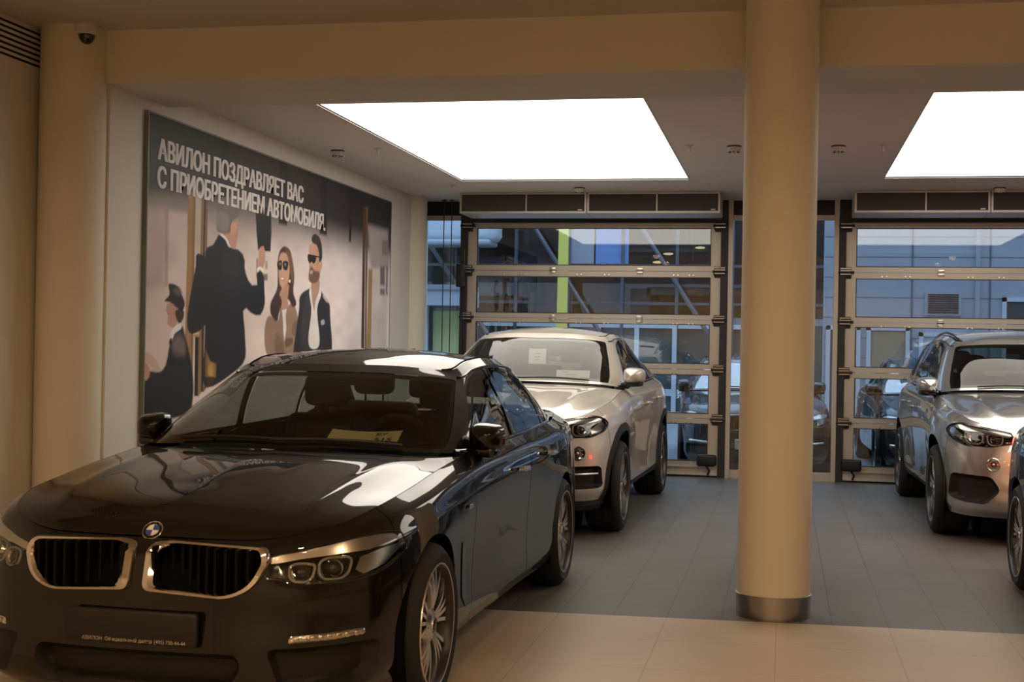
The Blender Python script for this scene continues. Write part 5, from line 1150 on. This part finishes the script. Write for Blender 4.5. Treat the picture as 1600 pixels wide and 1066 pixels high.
# ------------------------------------------------------------------ the cars and the sheets on their dashboards
SAL, XC, XS = saloon_spec(), suv_spec(True), suv_spec(False)
car = build_car('saloon_car', SAL, (-2.325, 5.43, 0), -.018, 'glossy black saloon car in the foreground with chrome twin grille', 'black_paint')
plate(car, .868, .44, .53, [('АВИЛОН  Официальный дилер', -.19, -.052, .019), ('(495) 730-44-44', .10, -.052, .019)])
def side_badge(c):
    m = MB(); m.rbox((-.60, .925, .755), (-.53, .931, .775), .003); m.build('side_badge', 'chrome', c.root)
side_badge(car)
x6 = build_car('coupe_suv', XC, (-2.256, 11.018, 0), -.0205, 'white coupe SUV with black wheel-arch trims behind the black saloon', 'white_paint')
x5 = build_car('suv_car', XS, (2.186, 11.783, 0), .0113, 'silver SUV with roof rails at the right edge, facing the camera', 'silver_paint')
bl = build_car('saloon_car', SAL, (2.405, 6.125, 0), 0., 'dark blue car at the right edge, only one wheel in view', 'blue_paint', tail_on=True)
oa = build_car('saloon_car', SAL, (-.36, 17.05, -.02), .07, 'dark saloon parked outside behind the column, plate beginning T17', 'anthracite_paint', simple=True, screen='coated_glass')
plate(oa, .872, .40, .53, [('Т 172 КА', -.235, -.035, .085)], 'aluminium_pale', 'ink', .002)
ob = build_car('saloon_car', SAL, (2.03, 17.1, -.02), .02, 'dark saloon parked outside, behind the left panes of the right door', 'anthracite_paint', simple=True, screen='coated_glass')
def sheet(car_, x, y, z, w, h, tilt, rz, m_, label, lines, bend=.0, name='paper_sheet'):
    """paper lying on a dashboard, under the glass"""
    M = car_.root.matrix_basis @ Matrix.Translation((x, y, z)) @ Matrix.Rotation(rz, 4, 'Z') @ Matrix.Rotation(-tilt, 4, 'Y')
    n = 13; V = []
    for j in range(n):
        for i in range(n):
            a, b = i/(n-1)-.5, j/(n-1)-.5; V.append((b*h, a*w, bend*(4*a*a)*w+bend*.6*math.sin(3*b+5*a)*h))
    F = [(j*n+i, j*n+i+1, (j+1)*n+i+1, (j+1)*n+i) for j in range(n-1) for i in range(n-1)]
    o = mesh_obj(name, [tuple(M @ Vector(v)) for v in V], F, m_); tag(o, label, 'paper')
    if lines:
        L = MB()
        for body, sz, yy, xx in lines:
            V, F = text_mesh(body, sz, 'CENTER', bold=.001)
            L.add([tuple(M @ Vector((xx-v[1], yy+v[0], .003+bend*4*((yy+v[0])/w)**2*w+bend*.6*math.sin(3*(xx-v[1])/h+5*(yy+v[0])/w)*h)) ) for v in V], F)
        L.build('writing', 'ink', o, False)
bpy.context.view_layer.update()
sheet(car, -.79, .33, 1.045, .35, .17, -.30, .10, 'paper_yellow', 'yellow paper sheet on the dashboard of the black saloon', [('515', .060, .10, .06), ('БУ', .045, .08, -.02)], .02)
sheet(x6, -.745, .41, 1.262, .30, .07, -1.15, .0, 'paper_white', 'white printed strip standing on the dashboard of the white coupe SUV', [('————————', .012, -.02, .012), ('———', .012, -.07, -.012)], .0)
sheet(x6, -1.02, .03, 1.41, .16, .14, -1.35, .0, 'paper_white', 'white tag hanging under the mirror of the white coupe SUV', [('———', .02, 0, -.02), ('———', .02, 0, .01), ('——', .02, 0, .04)], .0, 'paper_tag')
